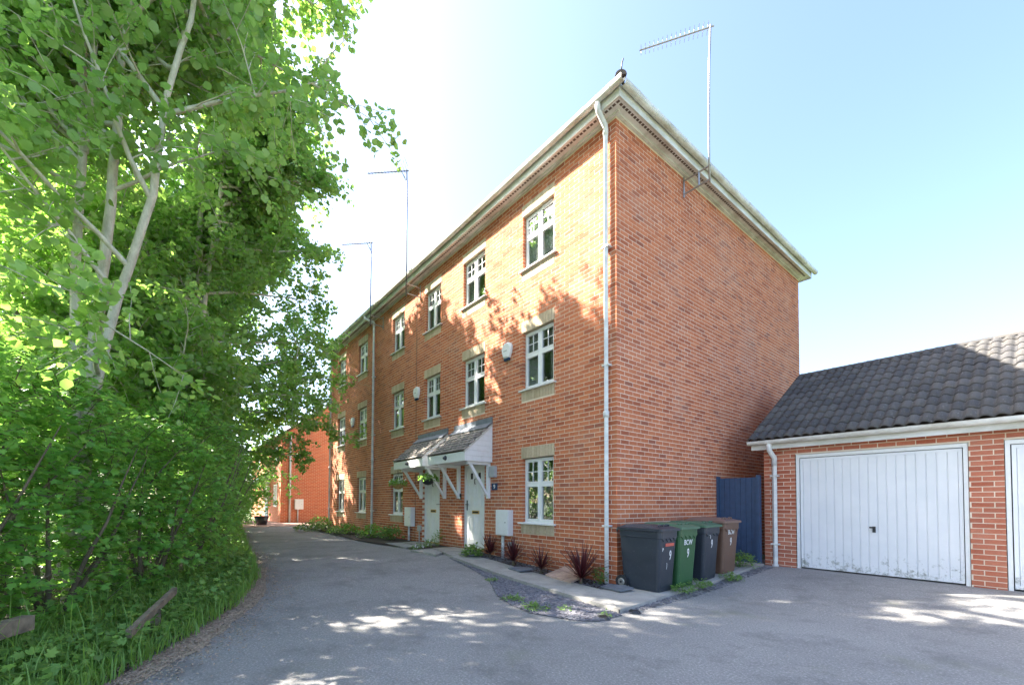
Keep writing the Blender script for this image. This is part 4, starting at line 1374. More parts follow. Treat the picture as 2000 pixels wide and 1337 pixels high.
def bend(p, d, L, n, up, wob):
    """polyline from p along d, curving by up per unit length"""
    pts = [Vector(p)]; d = Vector(d).normalized()
    for i in range(n):
        d = (d + Vector((rnd.uniform(-wob, wob), rnd.uniform(-wob, wob), up / n + rnd.uniform(-wob, wob) * 0.5))).normalized()
        pts.append(pts[-1] + d * (L / n))
    return pts

def tree(name, label, stems, crown_z, radius, n_limbs, twigs, per_twig, leaf, mats, group, limb_up=0.5, extra=(), tpl=(POP_V, POP_F), bias=(0, 0), droop=0.35, skip=None):
    """stems: list of (points, radius at base, radius at top); crown_z = (zmin, zmax); radius(z) -> spread"""
    base = stems[0][0][0]
    t = thing(name, base, label, 'tree', group)
    k = MB()
    for pts, r0, r1 in stems:
        n = len(pts)
        # smooth the polyline a little
        fine = []
        for i in range(n - 1):
            a, b = Vector(pts[i]), Vector(pts[i + 1])
            for s in range(3):
                fine.append(a.lerp(b, s / 3) + Vector((rnd.uniform(-0.015, 0.015), rnd.uniform(-0.015, 0.015), 0)))
        fine.append(Vector(pts[-1]))
        m_ = len(fine)
        k.tube(fine, [r0 + (r1 - r0) * (i / (m_ - 1)) ** 0.8 for i in range(m_)], 9)
    k.build('trunk', mats[0], t, True)
    br = MB()
    P = []; D = []
    limbs = []
    for i in range(n_limbs):
        st = stems[i % len(stems)][0]
        z = crown_z[0] + (crown_z[1] - crown_z[0]) * (((i * 0.618) % 1.0) ** 0.85) * 0.93
        # point on the stem at that height
        q = None
        for a, b in zip(st, st[1:]):
            if min(a[2], b[2]) <= z <= max(a[2], b[2]):
                u = (z - a[2]) / max(b[2] - a[2], 1e-6); q = Vector(a).lerp(Vector(b), u); break
        if q is None: q = Vector(st[-1])
        az = i * 2.39996 + rnd.uniform(-0.4, 0.4)
        if skip and skip(az, z): continue
        L = radius(z) * rnd.uniform(0.75, 1.12)
        d = Vector((math.cos(az) + bias[0], math.sin(az) + bias[1], limb_up + rnd.uniform(-0.45, 0.75)))
        limbs.append((q, d, L, rnd.uniform(0.1, 0.35)))
    for q, d, L, up in extra:
        limbs.append((Vector(q), Vector(d), L, up))
    subs = []
    for q, d, L, up in limbs:
        subs.append((q, d, L, up, 1))
    qi = 0
    while qi < len(subs):
        q, d, L, up, lev = subs[qi]; qi += 1
        n = 6
        pts = bend(q, d, L, n, up, 0.17)
        r0 = (0.007 + 0.011 * L) * (1.0 if lev else 0.7)
        if lev and L > 1.0:
            for u in (0.30, 0.5, 0.68, 0.84):
                i0 = int(u * n); dl = (pts[i0 + 1] - pts[i0]).normalized()
                rd = Vector((rnd.gauss(0, 1), rnd.gauss(0, 1), rnd.gauss(0, 0.9))).normalized()
                subs.append((pts[i0].copy(), dl * 0.55 + rd, L * rnd.uniform(0.28, 0.45), 0.0, 0))
        br.tube(pts, [r0 * (1 - 0.85 * i / n) for i in range(n + 1)], 5, False)
        nt = max(3, int(0.55 * twigs * L / 2.5 * (1.0 if lev else 1.25)))
        for j in range(nt):
            u = 0.18 + 0.82 * (j + rnd.random()) / nt
            f = u * n; i0 = min(int(f), n - 1)
            p = pts[i0].lerp(pts[i0 + 1], f - i0)
            dl = (pts[i0 + 1] - pts[i0]).normalized()
            rd = Vector((rnd.gauss(0, 1), rnd.gauss(0, 1), rnd.gauss(0, 0.7))).normalized()
            td = (dl * 0.6 + rd * 0.9).normalized()
            tl = rnd.uniform(0.35, 0.85) * (1.15 - 0.45 * u) * (leaf / 0.085) ** 0.5
            tp = bend(p, td, tl, 3, -droop, 0.12)
            br.tube(tp, [0.007, 0.005, 0.004, 0.002], 3, False)
            for s in range(per_twig):
                w = (s + rnd.random()) / per_twig
                f2 = (0.15 + 0.85 * w) * 3; i2 = min(int(f2), 2)
                P.append(tp[i2].lerp(tp[i2 + 1], f2 - i2)); D.append(td)
    br.build('branches', mats[1], t, True)
    P = np.array([tuple(p) for p in P]); D = np.array([tuple(d) for d in D])
    n = len(P)
    off = rng.normal(0, 1, (n, 3)); off = unit(off)
    P = P + off * (leaf * rng.uniform(0.3, 1.1, n))[:, None]
    kk = ok_leaf(P); P, D, off = P[kk], D[kk], off[kk]; n = len(P)
    N = np.array([0, 0, 0.75]) + rng.normal(0, 0.62, (n, 3)) + off * 0.35
    T = off * 0.8 + D * 0.4 + np.array([0, 0, -0.55]) + rng.normal(0, 0.25, (n, 3))
    S = leaf * rng.uniform(0.45, 1.3, n)
    Vv, Ff = leaf_arrays(P, N, T, S, *tpl)
    np_mesh('crown', Vv, Ff, mats[2], t)
    return t

def shrub(name, label, c, rx, ry, h, n_sprig, leaf, mats, group, tpl=(MAP_V, MAP_F), z0=0.12, stems=7, per=9):
    gz = gh(c[0], c[1]) + 0.03
    t = thing(name, (c[0], c[1], gz), label, 'shrub', group)
    st = MB()
    for i in range(stems):
        a = rnd.uniform(0, 6.28); r = rnd.uniform(0.0, 0.35)
        p0 = (c[0] + r * rx * math.cos(a), c[1] + r * ry * math.sin(a), gz - 0.03)
        pts = bend(p0, (0.45 * math.cos(a), 0.45 * math.sin(a), 1), h * rnd.uniform(0.7, 0.95), 5, 0.1, 0.12)
        st.tube(pts, [0.03, 0.026, 0.02, 0.014, 0.009, 0.004], 5, False)
    P = []; D = []
    for i in range(n_sprig):
        a = rnd.uniform(0, 2 * math.pi); zz = rnd.random() ** 0.8
        w = math.sqrt(max(0.02, 1 - (abs(zz - 0.42) / 0.62) ** 2.2))
        rr = (rnd.random() ** 0.32) * w * (1 + 0.16 * math.sin(3 * a + c[0] * 3) + 0.13 * math.sin(7 * zz + 2 * a))
        p = Vector((c[0] + rx * rr * math.cos(a), c[1] + ry * rr * math.sin(a), gz + z0 + (h - z0) * zz))
        d = Vector((math.cos(a) * 0.9, math.sin(a) * 0.9, 0.35 + 0.8 * (zz - 0.4))) + Vector((rnd.gauss(0, 0.4), rnd.gauss(0, 0.4), rnd.gauss(0, 0.3)))
        d.normalize()
        L = rnd.uniform(0.14, 0.34)
        tp = bend(p - d * L * 0.6, d, L, 2, -0.2, 0.1)
        if i % 2 == 0: st.tube(tp, [0.005, 0.004, 0.002], 3, False)
        for s in range(per):
            u = (s + rnd.random()) / per * 2; i2 = min(int(u), 1)
            P.append(tp[i2].lerp(tp[i2 + 1], u - i2)); D.append(d)
    stuff(st.build('stems', mats[0], t, True))
    P = np.array([tuple(p) for p in P]); D = np.array([tuple(d) for d in D]); n = len(P)
    off = unit(rng.normal(0, 1, (n, 3)))
    P = P + off * (leaf * rng.uniform(0.2, 0.9, n))[:, None]
    P[:, 2] = np.maximum(P[:, 2], gz + 0.02)
    kk = ok_leaf(P); P, D, off = P[kk], D[kk], off[kk]; n = len(P)
    N = np.array([0, 0, 0.95]) + D * 0.45 + rng.normal(0, 0.42, (n, 3))
    T = off * 0.6 + D * 0.8 + np.array([0, 0, -0.35])
    S = leaf * rng.uniform(0.55, 1.2, n)
    Vv, Ff = leaf_arrays(P, N, T, S, *tpl)
    np_mesh('foliage', Vv, Ff, mats[1], t)
    return t

# ------------------------------------------------------------------ trees along the lane
POP = ('bark_pale', 'bark_pale', 'leaf_poplar')
WOD = ('bark_dark', 'bark_dark', 'leaf_back')
def rad(R, z0, z1, low=0.75):
    def f(z):
        u = (z - z0) / (z1 - z0)
        return R * (low + (1 - low) * min(1, u * 3)) * (1 - 0.72 * max(0, (u - 0.35) / 0.65) ** 1.6)
    return f
TG = 'trees beside the lane'
tree('poplar_tree', 'pale barked many stemmed poplar rising behind the hedge', [
    ([(-2.75, -6.60, 0.0), (-2.72, -6.60, 1.9), (-2.70, -6.62, 3.4), (-2.62, -6.58, 5.3), (-2.62, -6.62, 7.0), (-2.6, -6.7, 9.6), (-2.5, -6.7, 11.6)], 0.070, 0.02),
    ([(-2.80, -6.52, 0.0), (-2.78, -6.50, 2.2), (-2.58, -6.40, 3.8), (-2.50, -6.30, 4.8), (-2.44, -6.28, 6.0), (-2.30, -6.18, 7.2), (-2.2, -6.0, 9.8), (-2.3, -5.9, 11.8)], 0.082, 0.02),
    ([(-2.72, -6.46, 2.4), (-2.45, -6.22, 3.7), (-2.10, -5.92, 4.9), (-1.98, -5.82, 5.9), (-1.80, -5.62, 6.9), (-1.7, -5.4, 8.8), (-1.6, -5.3, 10.3)], 0.06, 0.014),
    ([(-2.62, -6.58, 5.4), (-2.50, -6.50, 6.3), (-2.35, -6.42, 7.6), (-2.2, -6.6, 9.4)], 0.045, 0.012),
    ], (2.6, 11.9), rad(2.75, 2.6, 11.9), 118, 20, 26, 0.092, POP, TG, 0.45, bias=(-0.25, 0.05), skip=lambda az, z: math.cos(az) > 0.1 and math.sin(az) < 0.75 and z < 8.5 and rnd.random() < 0.72, extra=[((-2.48, -6.28, 5.0), (0.45, 0.75, 0.35), 1.6, 0.2), ((-2.30, -6.18, 7.0), (0.6, 0.6, 0.5), 1.8, 0.2), ((-2.0, -5.85, 5.8), (0.4, 0.9, 0.3), 2.2, 0.2), ((-2.3, -5.9, 8.6), (0.0, 1.0, 0.25), 2.3, 0.1), ((-2.3, -5.9, 7.4), (-0.2, 1.0, 0.2), 2.4, 0.05)])
tree('poplar_tree', 'slim poplar whose crown leans over the lane towards the aerials', [
    ([(-6.7, -5.45, 0.0), (-6.6, -5.4, 3.0), (-6.65, -5.3, 6.0), (-6.5, -5.2, 9.0), (-6.5, -5.1, 11.4)], 0.12, 0.02),
    ([(-6.6, -5.7, 2.8), (-6.2, -5.2, 5.0), (-6.3, -4.9, 8.0), (-6.4, -4.8, 10.8)], 0.07, 0.015)],
    (2.4, 10.6), rad(2.55, 2.4, 11.4, 1.0), 122, 25, 30, 0.094, POP, TG, 0.4, [((-6.4, -5.2, 6.6), (0.0, 1, 0.3), 2.7, 0.0), ((-6.5, -5.2, 8.4), (0.1, 1, 0.3), 2.6, 0.0), ((-6.4, -5.2, 4.6), (-0.2, 1, 0.3), 2.6, 0.0), ((-6.4, -5.2, 3.4), (0.1, 1, 0.3), 2.5, 0.0), ((-6.4, -5.2, 5.6), (0.2, 1, 0.3), 2.6, 0.0)])
tree('poplar_tree', 'poplar with a low limb of leaves reaching across to the far downpipe', [
    ([(-11.2, -4.9, 0.0), (-11.1, -4.8, 3.0), (-11.2, -4.7, 6.5), (-11.0, -4.6, 10.0), (-11.1, -4.6, 12.8)], 0.15, 0.02)],
    (2.8, 12.0), rad(2.8, 2.8, 12.6, 1.0), 118, 25, 30, 0.10, POP, TG, 0.4,
    [((-11.1, -5.0, 4.6), (0.30, 1, 0.22), 4.0, 0.05), ((-11.1, -5.0, 5.0), (0.42, 1, 0.24), 4.2, 0.0), ((-11.1, -5.0, 4.0), (0.2, 1, 0.1), 3.9, -0.05), ((-11.1, -5.1, 2.8), (0.45, 1, 0.06), 3.4, -0.1), ((-11.1, -4.9, 5.6), (0.1, 1, 0.15), 3.5, 0.0), ((-11.1, -4.9, 6.4), (-0.1, 1, 0.1), 3.4, 0.0), ((-11.1, -4.9, 3.6), (-0.1, 1, 0.2), 3.3, 0.0)])
tree('woodland_tree', 'tall dark green tree standing beyond the poplars near the far house', [
    ([(-15.8, -5.2, 0.0), (-15.7, -5.1, 4.0), (-15.8, -5.0, 9.0), (-15.6, -5.0, 14.8)], 0.2, 0.03)],
    (1.6, 15.0), rad(3.3, 1.6, 15.0, 1.0), 78, 15, 20, 0.135, WOD, TG, 0.35, [((-15.7, -5.1, 2.2), (0.1, 1, 0.1), 3.4, 0.05), ((-15.7, -5.1, 3.0), (-0.3, 1, 0.1), 3.6, 0.0), ((-15.7, -5.1, 3.8), (0.3, 1, 0.1), 3.4, 0.0), ((-15.7, -5.1, 1.6), (-0.1, 1, 0.2), 3.0, 0.1), ((-15.7, -5.1, 4.6), (0.0, 1, 0.15), 3.5, 0.0)])
tree('woodland_tree', 'dense green tree filling the top corner beside the poplar stems', [
    ([(-0.9, -8.6, 0.0), (-0.9, -8.5, 3.0), (-1.0, -8.5, 6.0), (-0.9, -8.4, 11.0)], 0.15, 0.02)],
    (1.6, 11.2), rad(2.7, 1.6, 11.2), 58, 14, 13, 0.11, WOD, TG, 0.3)
tree('woodland_tree', 'green tree standing deep in the wood behind the poplar stems', [
    ([(-4.6, -9.2, 0.0), (-4.5, -9.2, 4.0), (-4.6, -9.1, 8.0), (-4.5, -9.1, 12.2)], 0.17, 0.02)],
    (1.4, 12.2), rad(2.9, 1.4, 12.2), 56, 12, 13, 0.13, WOD, TG, 0.3)
tree('woodland_tree', 'green tree behind the leaning slim poplar', [
    ([(-9.0, -9.0, 0.0), (-9.0, -9.0, 4.0), (-8.9, -8.9, 9.0), (-9.0, -8.9, 14.2)], 0.17, 0.02)],
    (1.4, 14.2), rad(3.1, 1.4, 14.2), 62, 13, 15, 0.135, WOD, TG, 0.3)
tree('woodland_tree', 'tall green tree in the wood behind the poplar with the low limb', [
    ([(-13.6, -9.2, 0.0), (-13.6, -9.2, 5.0), (-13.6, -9.1, 10.0), (-13.5, -9.1, 14.6)], 0.18, 0.02)],
    (1.6, 14.8), rad(3.2, 1.6, 14.8), 62, 13, 16, 0.14, WOD, TG, 0.3)
tree('woodland_tree', 'farthest tree of the wood beside the orange brick house', [
    ([(-20.5, -5.0, 0.0), (-20.4, -5.0, 4.0), (-20.5, -4.9, 8.0), (-20.4, -4.9, 14.6)], 0.17, 0.02)],
    (1.4, 14.8), rad(3.1, 1.4, 14.8, 1.0), 60, 13, 16, 0.14, WOD, TG, 0.3)

tree('woodland_tree', 'tallest tree added deep in the wood near its far end to shade the facade', [  # hidden tree added to throw shade on the left part of the facade
    ([(-18.2, -8.8, 0.0), (-18.2, -8.8, 5.0), (-18.2, -8.7, 11.0), (-18.1, -8.7, 16.4)], 0.2, 0.02)],
    (2.0, 16.6), rad(3.4, 2.0, 16.6), 72, 15, 20, 0.145, WOD, TG, 0.3)
tree('woodland_tree', 'tree added beyond the lane end to shade the front of the far house', [  # added to keep the sun off the far house front
    ([(-26.0, -5.0, 0.0), (-26.0, -5.0, 4.0), (-26.0, -4.9, 8.0), (-25.9, -4.9, 14.4)], 0.2, 0.02)],
    (1.4, 14.6), rad(3.5, 1.4, 14.6, 1.0), 72, 16, 22, 0.15, WOD, TG, 0.3)
# ------------------------------------------------------------------ hedge shrubs
HG = 'field maple shrubs of the hedge'
HM = ('bark_dark', 'leaf_maple')
hedge = [((-1.1, -7.45), 1.0, 0.85, 2.9, 820, 0.072, 'maple shrub at the near end of the hedge above the heavy rail'),
         ((-2.0, -6.65), 1.0, 0.80, 2.5, 820, 0.070, 'maple shrub in front of the pale poplar trunk'),
         ((-2.9, -5.95), 1.0, 0.80, 2.2, 760, 0.068, 'low maple shrub beside the lone thin rail'),
         ((-4.3, -5.55), 1.10, 0.90, 2.7, 820, 0.068, 'tall maple shrub where the lane starts to bend'),
         ((-5.9, -5.25), 1.15, 0.95, 2.7, 700, 0.070, 'maple shrub below the leaning slim poplar'),
         ((-7.8, -5.0), 1.25, 1.0, 2.8, 640, 0.075, 'maple shrub overhanging the edge of the lane'),
         ((-10.0, -4.75), 1.4, 1.0, 2.9, 600, 0.082, 'maple shrub at the foot of the poplar with the low limb'),
         ((-12.8, -4.6), 1.6, 1.1, 3.0, 560, 0.09, 'maple shrub near the far end of the hedge'),
         ((-16.4, -3.7), 1.7, 1.35, 3.3, 620, 0.10, 'last shrub of the hedge before the paved yard'),
         ((-19.4, -3.1), 1.5, 1.35, 3.3, 620, 0.11, 'shrub standing alone opposite the porch of the far house'),
         ((-3.8, -7.2), 1.5, 0.9, 3.0, 560, 0.085, 'shrub in the second row behind the poplar trunk'),
         ((-1.9, -8.3), 1.3, 0.8, 3.0, 520, 0.085, 'shrub deep in the wood at the near end'),
         ((-7.0, -7.0), 1.7, 0.9, 3.2, 520, 0.09, 'shrub in the second row behind the slim poplar')]
for c, rx, ry, h, n, lf, lab in hedge:
    shrub('maple_shrub', lab, c, rx, ry, h, n, lf, HM, HG)

# knee rail fence
fn = thing('rail_fence', (-0.6, -6.5, 0.0), 'broken low timber rail fence half buried in the hedge', 'fence')
k = MB(); k.prism([(0.05, -7.10, 0.30), (0.10, -7.02, 0.30), (0.10, -7.02, 0.41), (0.05, -7.10, 0.41)], (-0.72, 0.50, 0.02)); k.build('rail', 'timber', fn)
k = MB(); k.prism([(-0.42, -5.97, 0.20), (-0.39, -5.93, 0.20), (-0.39, -5.93, 0.265), (-0.42, -5.97, 0.265)], (-1.05, 0.32, 0.14)); k.build('rail', 'timber', fn)
for x, y in ((-0.35, -6.82), (-1.0, -5.78)):
    MB().box(x - 0.05, x + 0.05, y - 0.06, y + 0.04, -0.05, 0.30).build('post', 'timber', fn)

# ------------------------------------------------------------------ grass, ground cover, litter
def edge_y(P, x):
    for (x0, y0), (x1, y1) in zip(P, P[1:]):
        if x1 <= x <= x0: return y0 + (y1 - y0) * (x0 - x) / (x0 - x1)
    return P[-1][1]
n = 15000
bx = np.where(rng.random(n) < 0.72, rng.uniform(-5.5, 0.9, n), rng.uniform(-16, -5.5, n))
ey = np.array([edge_y(GE, x) for x in bx]) + 0.05
depth = rng.random(n) ** 1.3 * np.where(bx > -3, 1.25, 0.6)
by = ey - depth + rng.normal(0, 0.03, n)
bz = np.array([gh(x, y) for x, y in zip(bx, by)]) + 0.03
hgt = rng.uniform(0.05, 0.17, n) * (1 + 1.1 * np.clip(depth, 0, 1)) * np.where(rng.random(n) < 0.08, 1.8, 1.0)
a = rng.uniform(0, 2 * np.pi, n); lean = rng.uniform(0.1, 0.8, n) * hgt
wd = rng.uniform(0.003, 0.007, n)
dx, dy = np.cos(a), np.sin(a)
b0 = np.stack([bx, by, bz], 1); side = np.stack([-dy, dx, 0 * dx], 1) * wd[:, None]
m1 = b0 + np.stack([dx * lean * 0.35, dy * lean * 0.35, hgt * 0.6], 1)
tp = b0 + np.stack([dx * lean, dy * lean, hgt], 1)
GV = np.stack([b0 - side, b0 + side, m1 + side * 0.8, m1 - side * 0.8, tp], 1).reshape(-1, 3)
o = (np.arange(n) * 5)[:, None]
GF = np.concatenate([o + np.array([[0, 1, 2]]), o + np.array([[0, 2, 3]]), o + np.array([[3, 2, 4]])], 0)
stuff(np_mesh('grass', GV, GF, 'grass'), 'long green grass along the edge of the lane', 'grass')

n = 13000
bx = np.where(rng.random(n) < 0.75, rng.uniform(-4.5, 0.8, n), rng.uniform(-16, -4.5, n))
ey = np.array([edge_y(GE, x) for x in bx])
by = ey - 0.02 - rng.random(n) ** 0.9 * np.where(bx > -3, 1.6, 0.8)
bz = np.array([gh(x, y) for x, y in zip(bx, by)]) + 0.05 + rng.random(n) ** 1.5 * 0.22
P = np.stack([bx, by, bz], 1)
N = np.array([0.1, 0.1, 1.0]) + rng.normal(0, 0.35, (n, 3)); T = rng.normal(0, 1, (n, 3))
Vv, Ff = leaf_arrays(P, N, T, rng.uniform(0.03, 0.085, n), MAP_V, MAP_F)
stuff(np_mesh('ground_cover', Vv, Ff, 'weed'), 'ivy and nettle leaves covering the verge below the hedge', 'ground cover')

structure(ribbon('dirt_strip', GE, [(x, y - 0.02) for x, y in AE], 200, 5, 0.005, 'litter', jitter=0.03))
# litter strip along the kerbless edge, thinning out on to the asphalt
n = 22000
u = rng.random(n); bx = np.where(rng.random(n) < 0.75, rng.uniform(-6.5, 2.5, n), rng.uniform(-16, -6.5, n))
e0 = np.array([edge_y(GE, x) for x in bx]); e1 = np.array([edge_y(AE, x) for x in bx])
w = np.abs(rng.normal(0.25, 0.75, n))
by = e0 - 0.08 + (e1 - e0 + 0.10) * w
bz = np.array([gh(x, y) for x, y in zip(bx, by)]) + 0.009 + rng.random(n) * 0.012 + np.where(w < 0.2, 0.03, 0.0)
P = np.stack([bx, by, bz], 1); N = np.array([0, 0, 1.0]) + rng.normal(0, 0.25, (n, 3)); T = rng.normal(0, 1, (n, 3))
Vv, Ff = leaf_arrays(P, N, T, rng.uniform(0.012, 0.034, n), OVA_V, OVA_F)
stuff(np_mesh('leaf_litter', Vv, Ff, 'litter'), 'strip of dry brown leaf litter along the lane edge', 'litter')
# stray bits on the driveway
n = 1500
bx = rng.uniform(-12, 5, n); by = rng.uniform(-5, 3.4, n)
keep = (by > np.array([edge_y(AE, x) for x in bx])) & ~((bx < 1.2) & (by > -2.4)); bx, by = bx[keep], by[keep]; n = len(bx)
P = np.stack([bx, by, np.array([gh(x, y) for x, y in zip(bx, by)]) + 0.005], 1)
N = np.array([0, 0, 1.0]) + rng.normal(0, 0.2, (n, 3)); T = rng.normal(0, 1, (n, 3))
Vv, Ff = leaf_arrays(P, N, T, rng.uniform(0.006, 0.022, n), OVA_V, OVA_F)
stuff(np_mesh('stray_leaves', Vv, Ff, 'litter'), 'scattered dry leaf bits on the asphalt driveway', 'leaves')

# ------------------------------------------------------------------ garden plants
def cordyline(x, y, label, h=0.5, n=75):
    z = gh(x, y) + 0.035
    t = thing('cordyline', (x, y, z), label, 'plant', 'dark red spiky plants along the wall')
    k = MB(); k.tube([(x, y, z - 0.02), (x, y, z + 0.10)], [0.03, 0.022], 7); k.build('stem', 'bark_dark', t)
    k = MB()
    for i in range(n):
        a = i * 2.4 + rnd.uniform(-0.3, 0.3); el = rnd.uniform(0.25, 1.45)
        L = h * rnd.uniform(0.7, 1.15); w = rnd.uniform(0.009, 0.016)
        d = Vector((math.cos(a) * math.cos(el), math.sin(a) * math.cos(el), math.sin(el)))
        s = Vector((-math.sin(a), math.cos(a), 0))
        p = Vector((x, y, z + 0.08)); pts = []
        for j in range(5):
            u = j / 4
            q = p + d * (L * u) + Vector((0, 0, -0.22 * L * u * u * (1.2 - 0.6 * math.sin(el))))
            ww = w * (0.6 + 0.9 * u) * (1 - u ** 2.2)
            if j == 4: pts.append(q)
            else: pts += [q - s * ww, q + s * ww]
            if q.y > -0.03: pass
        k.add([(v.x, min(v.y, -0.01), max(v.z, z + 0.005)) for v in pts], [(0, 1, 3, 2), (2, 3, 5, 4), (4, 5, 7, 6), (6, 7, 8)])
    k.build('leaves', 'cordyline', t)
cordyline(-2.95, -0.28, 'dark red spiky plant right beside the near front door', 0.50)
cordyline(-2.10, -0.36, 'dark red spiky plant below the white meter box', 0.52, 90)
cordyline(-1.30, -0.40, 'dark red spiky plant below the corner window', 0.50, 85)
cordyline(-0.36, -0.44, 'largest dark red spiky plant next to the corner downpipe', 0.66, 130)

def weed(x, y, label, r, h, n, leaf, mat='weed', tpl=(OVA_V, OVA_F), flowers=0, group='small weeds and shrubs along the wall', name='weed_clump'):
    z = gh(x, y) + (0.035 if y > -0.9 and x < 0 else 0.0) + (0.05 if x > 0 and y > -1.2 and x < 0.95 else 0)
    t = thing(name, (x, y, z), label, 'plant', group)
    st = MB()
    P = []; D = []
    for i in range(n):
        a = rnd.uniform(0, 6.28); rr = r * rnd.random() ** 0.6
        top = Vector((x + rr * math.cos(a), min(y + rr * math.sin(a), -0.03 if x < 0 else 9), z + h * rnd.uniform(0.25, 1.0) * (1 - 0.5 * (rr / r) ** 2)))
        if i % 3 == 0: st.tube([(x + rr * 0.3 * math.cos(a), min(y + rr * 0.3 * math.sin(a), -0.03 if x < 0 else 9), z - 0.01), tuple(top)], [0.003, 0.0015], 3, False)
        for s in range(5):
            P.append(top + Vector((rnd.gauss(0, leaf * 0.6), rnd.gauss(0, leaf * 0.6), rnd.gauss(0, leaf * 0.4)))); D.append((math.cos(a), math.sin(a), 0.2))
    st.build('stalks', mat, t)
    P = np.array([tuple(p) for p in P]); P[:, 2] = np.maximum(P[:, 2], z + 0.004); D = np.array(D)
    if x < 0: P[:, 1] = np.minimum(P[:, 1], -0.03)
    m_ = len(P)
    N = np.array([0, 0, 1.0]) + rng.normal(0, 0.45, (m_, 3)); T = D + rng.normal(0, 0.6, (m_, 3))
    Vv, Ff = leaf_arrays(P, N, T, leaf * rng.uniform(0.6, 1.3, m_), *tpl)
    np_mesh('leaves', Vv, Ff, mat, t)
    if flowers:
        pk = MB()
        for i in range(flowers):
            p = P[rnd.randrange(m_)]
            c = Vector((p[0] + rnd.gauss(0, 0.02), p[1] - 0.01, p[2] + 0.02)); rf = rnd.uniform(0.016, 0.026)
            vs = [c]; 
            for q in range(5):
                an = 2 * math.pi * q / 5; vs.append(c + Vector((rf * math.cos(an), rf * 0.5 * math.sin(an) - 0.008, rf * math.sin(an))))
            pk.add(vs, [(0, 1 + q, 1 + (q + 1) % 5) for q in range(5)])
        stuff(pk.build('flowers', 'petal', t))
    return t
weed(-3.15, -0.62, 'small bright green shrub beside the slate at the near door', 0.22, 0.26, 70, 0.05, tpl=(POP_V, POP_F))
weed(-0.16, -0.22, 'small light green plant at the foot of the corner downpipe', 0.11, 0.28, 40, 0.05)
weed(-7.55, -0.42, 'pale green leafy shrub below the window beside the far porch', 0.36, 0.45, 110, 0.055, tpl=(POP_V, POP_F))
weed(-8.6, -0.55, 'dark green shrub beside the middle downpipe', 0.42, 0.42, 120, 0.055, 'leaf_back', (POP_V, POP_F))
weed(-10.6, -0.75, 'low dark weeds below the second far window', 0.55, 0.35, 120, 0.06, 'leaf_back', (POP_V, POP_F))
weed(-12.8, -1.1, 'spreading green weeds at the far end of the house', 0.75, 0.38, 160, 0.065, 'weed', (POP_V, POP_F))
weed(-14.3, -0.5, 'dark weeds at the foot of the far downpipe', 0.4, 0.5, 90, 0.065, 'leaf_back', (POP_V, POP_F))
weed(-5.1, -0.62, 'small flowering weed on the slabs between the two doors', 0.16, 0.2, 36, 0.045, flowers=8)
weed(-5.25, -0.18, 'tuft of weeds against the wall between the two doors', 0.13, 0.42, 40, 0.05)
weed(-4.9, -0.98, 'low white flowered weed at the edge of the driveway slabs', 0.14, 0.16, 30, 0.04, flowers=6)
weed(-0.22, -1.98, 'flat green tuft on the slate gravel nearest the lane', 0.13, 0.06, 45, 0.035)
weed(0.30, -2.05, 'wider flat green tuft on the edge of the slate gravel', 0.16, 0.07, 55, 0.035)
weed(0.55, -1.80, 'tiny pale green tuft in the middle of the slate gravel', 0.07, 0.05, 20, 0.03)
weed(-1.35, -1.45, 'small green tuft at the narrow end of the slate gravel', 0.09, 0.07, 24, 0.03)
weed(1.02, -1.62, 'small green sprig beside the black scrap', 0.06, 0.05, 14, 0.03)
weed(0.94, 0.25, 'green weeds growing along the slab edge in front of the green bin', 0.17, 0.10, 70, 0.035)
weed(0.93, 0.75, 'weeds by the slab edge between green and black bins', 0.18, 0.12, 70, 0.035)
weed(0.95, 1.75, 'weeds by the slab edge in front of the brown bin', 0.16, 0.14, 60, 0.04)
weed(0.70, 2.75, 'tall leafy weeds in front of the navy gate', 0.24, 0.28, 80, 0.06)

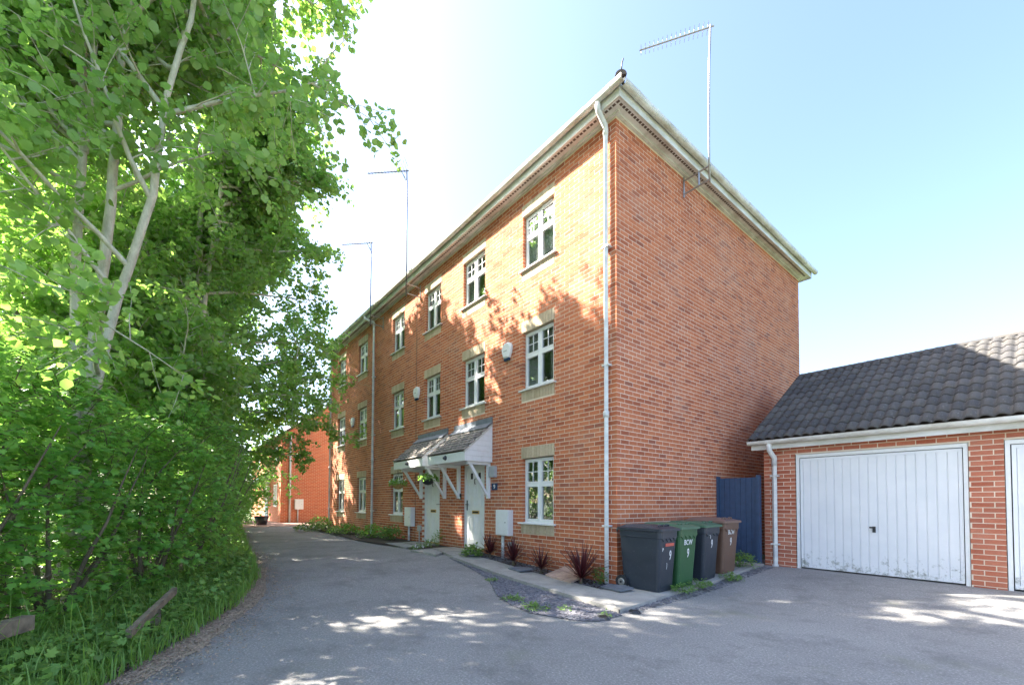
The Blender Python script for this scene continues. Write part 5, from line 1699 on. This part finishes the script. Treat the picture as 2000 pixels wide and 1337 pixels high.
# hanging baskets
def basket(x, y, z, label, flowers, dark):
    t = thing('hanging_basket', (x, y, z), label, 'hanging basket', 'hanging baskets under the porches')
    k = MB(); n = 12; V = []; F = []
    for j in range(5):
        an = math.pi / 2 * j / 4
        for i in range(n):
            a = 2 * math.pi * i / n
            V.append((x + 0.17 * math.sin(an + 0.05) * math.cos(a), y + 0.17 * math.sin(an + 0.05) * math.sin(a), z + 0.16 - 0.16 * math.cos(an)))
    for j in range(4):
        for i in range(n): F.append((j * n + i, j * n + (i + 1) % n, (j + 1) * n + (i + 1) % n, (j + 1) * n + i))
    k.add(V, F); k.build('bowl', 'coir' if not dark else 'black_plastic', t, True)
    k = MB()
    for i in range(3):
        a = 2.1 * i; k.tube([(x + 0.17 * math.cos(a), y + 0.17 * math.sin(a), z + 0.16), (x, y, z + 0.46)], 0.004, 4)
    k.tube([(x, y, z + 0.46), (x, y, 2.20)], 0.004, 4); k.build('chain', 'dark_steel', t)
    m_ = 260
    a = rng.uniform(0, 2 * np.pi, m_); rr = 0.24 * rng.random(m_) ** 0.5
    P = np.stack([x + rr * np.cos(a), y + rr * np.sin(a), z + 0.15 + rng.random(m_) * 0.13 - 0.9 * np.maximum(rr - 0.17, 0)], 1)
    N = np.array([0, 0, 0.8]) + rng.normal(0, 0.6, (m_, 3)); T = np.stack([np.cos(a), np.sin(a), 0 * a - 0.3], 1)
    Vv, Ff = leaf_arrays(P, N, T, rng.uniform(0.03, 0.06, m_), POP_V, POP_F)
    np_mesh('foliage', Vv, Ff, 'leaf_back' if not dark else 'leaf_maple', t)
    if flowers:
        pk = MB()
        for i in range(flowers):
            aa = rnd.uniform(0, 6.28); r_ = rnd.uniform(0.08, 0.26)
            c = Vector((x + r_ * math.cos(aa), y + r_ * math.sin(aa), z + rnd.uniform(0.18, 0.31))); rf = 0.03
            vs = [c] + [c + Vector((rf * math.cos(q * 1.2566), rf * 0.5 * math.sin(q * 1.2566) - 0.012, rf * math.sin(q * 1.2566))) for q in range(5)]
            pk.add(vs, [(0, 1 + q, 1 + (q + 1) % 5) for q in range(5)])
        stuff(pk.build('flowers', 'petal', t))
basket(-6.92, -0.50, 1.66, 'coir hanging basket with white flowers at the farther porch', 26, False)
basket(-5.35, -0.42, 1.74, 'dark hanging basket in front of the farther door', 0, True)
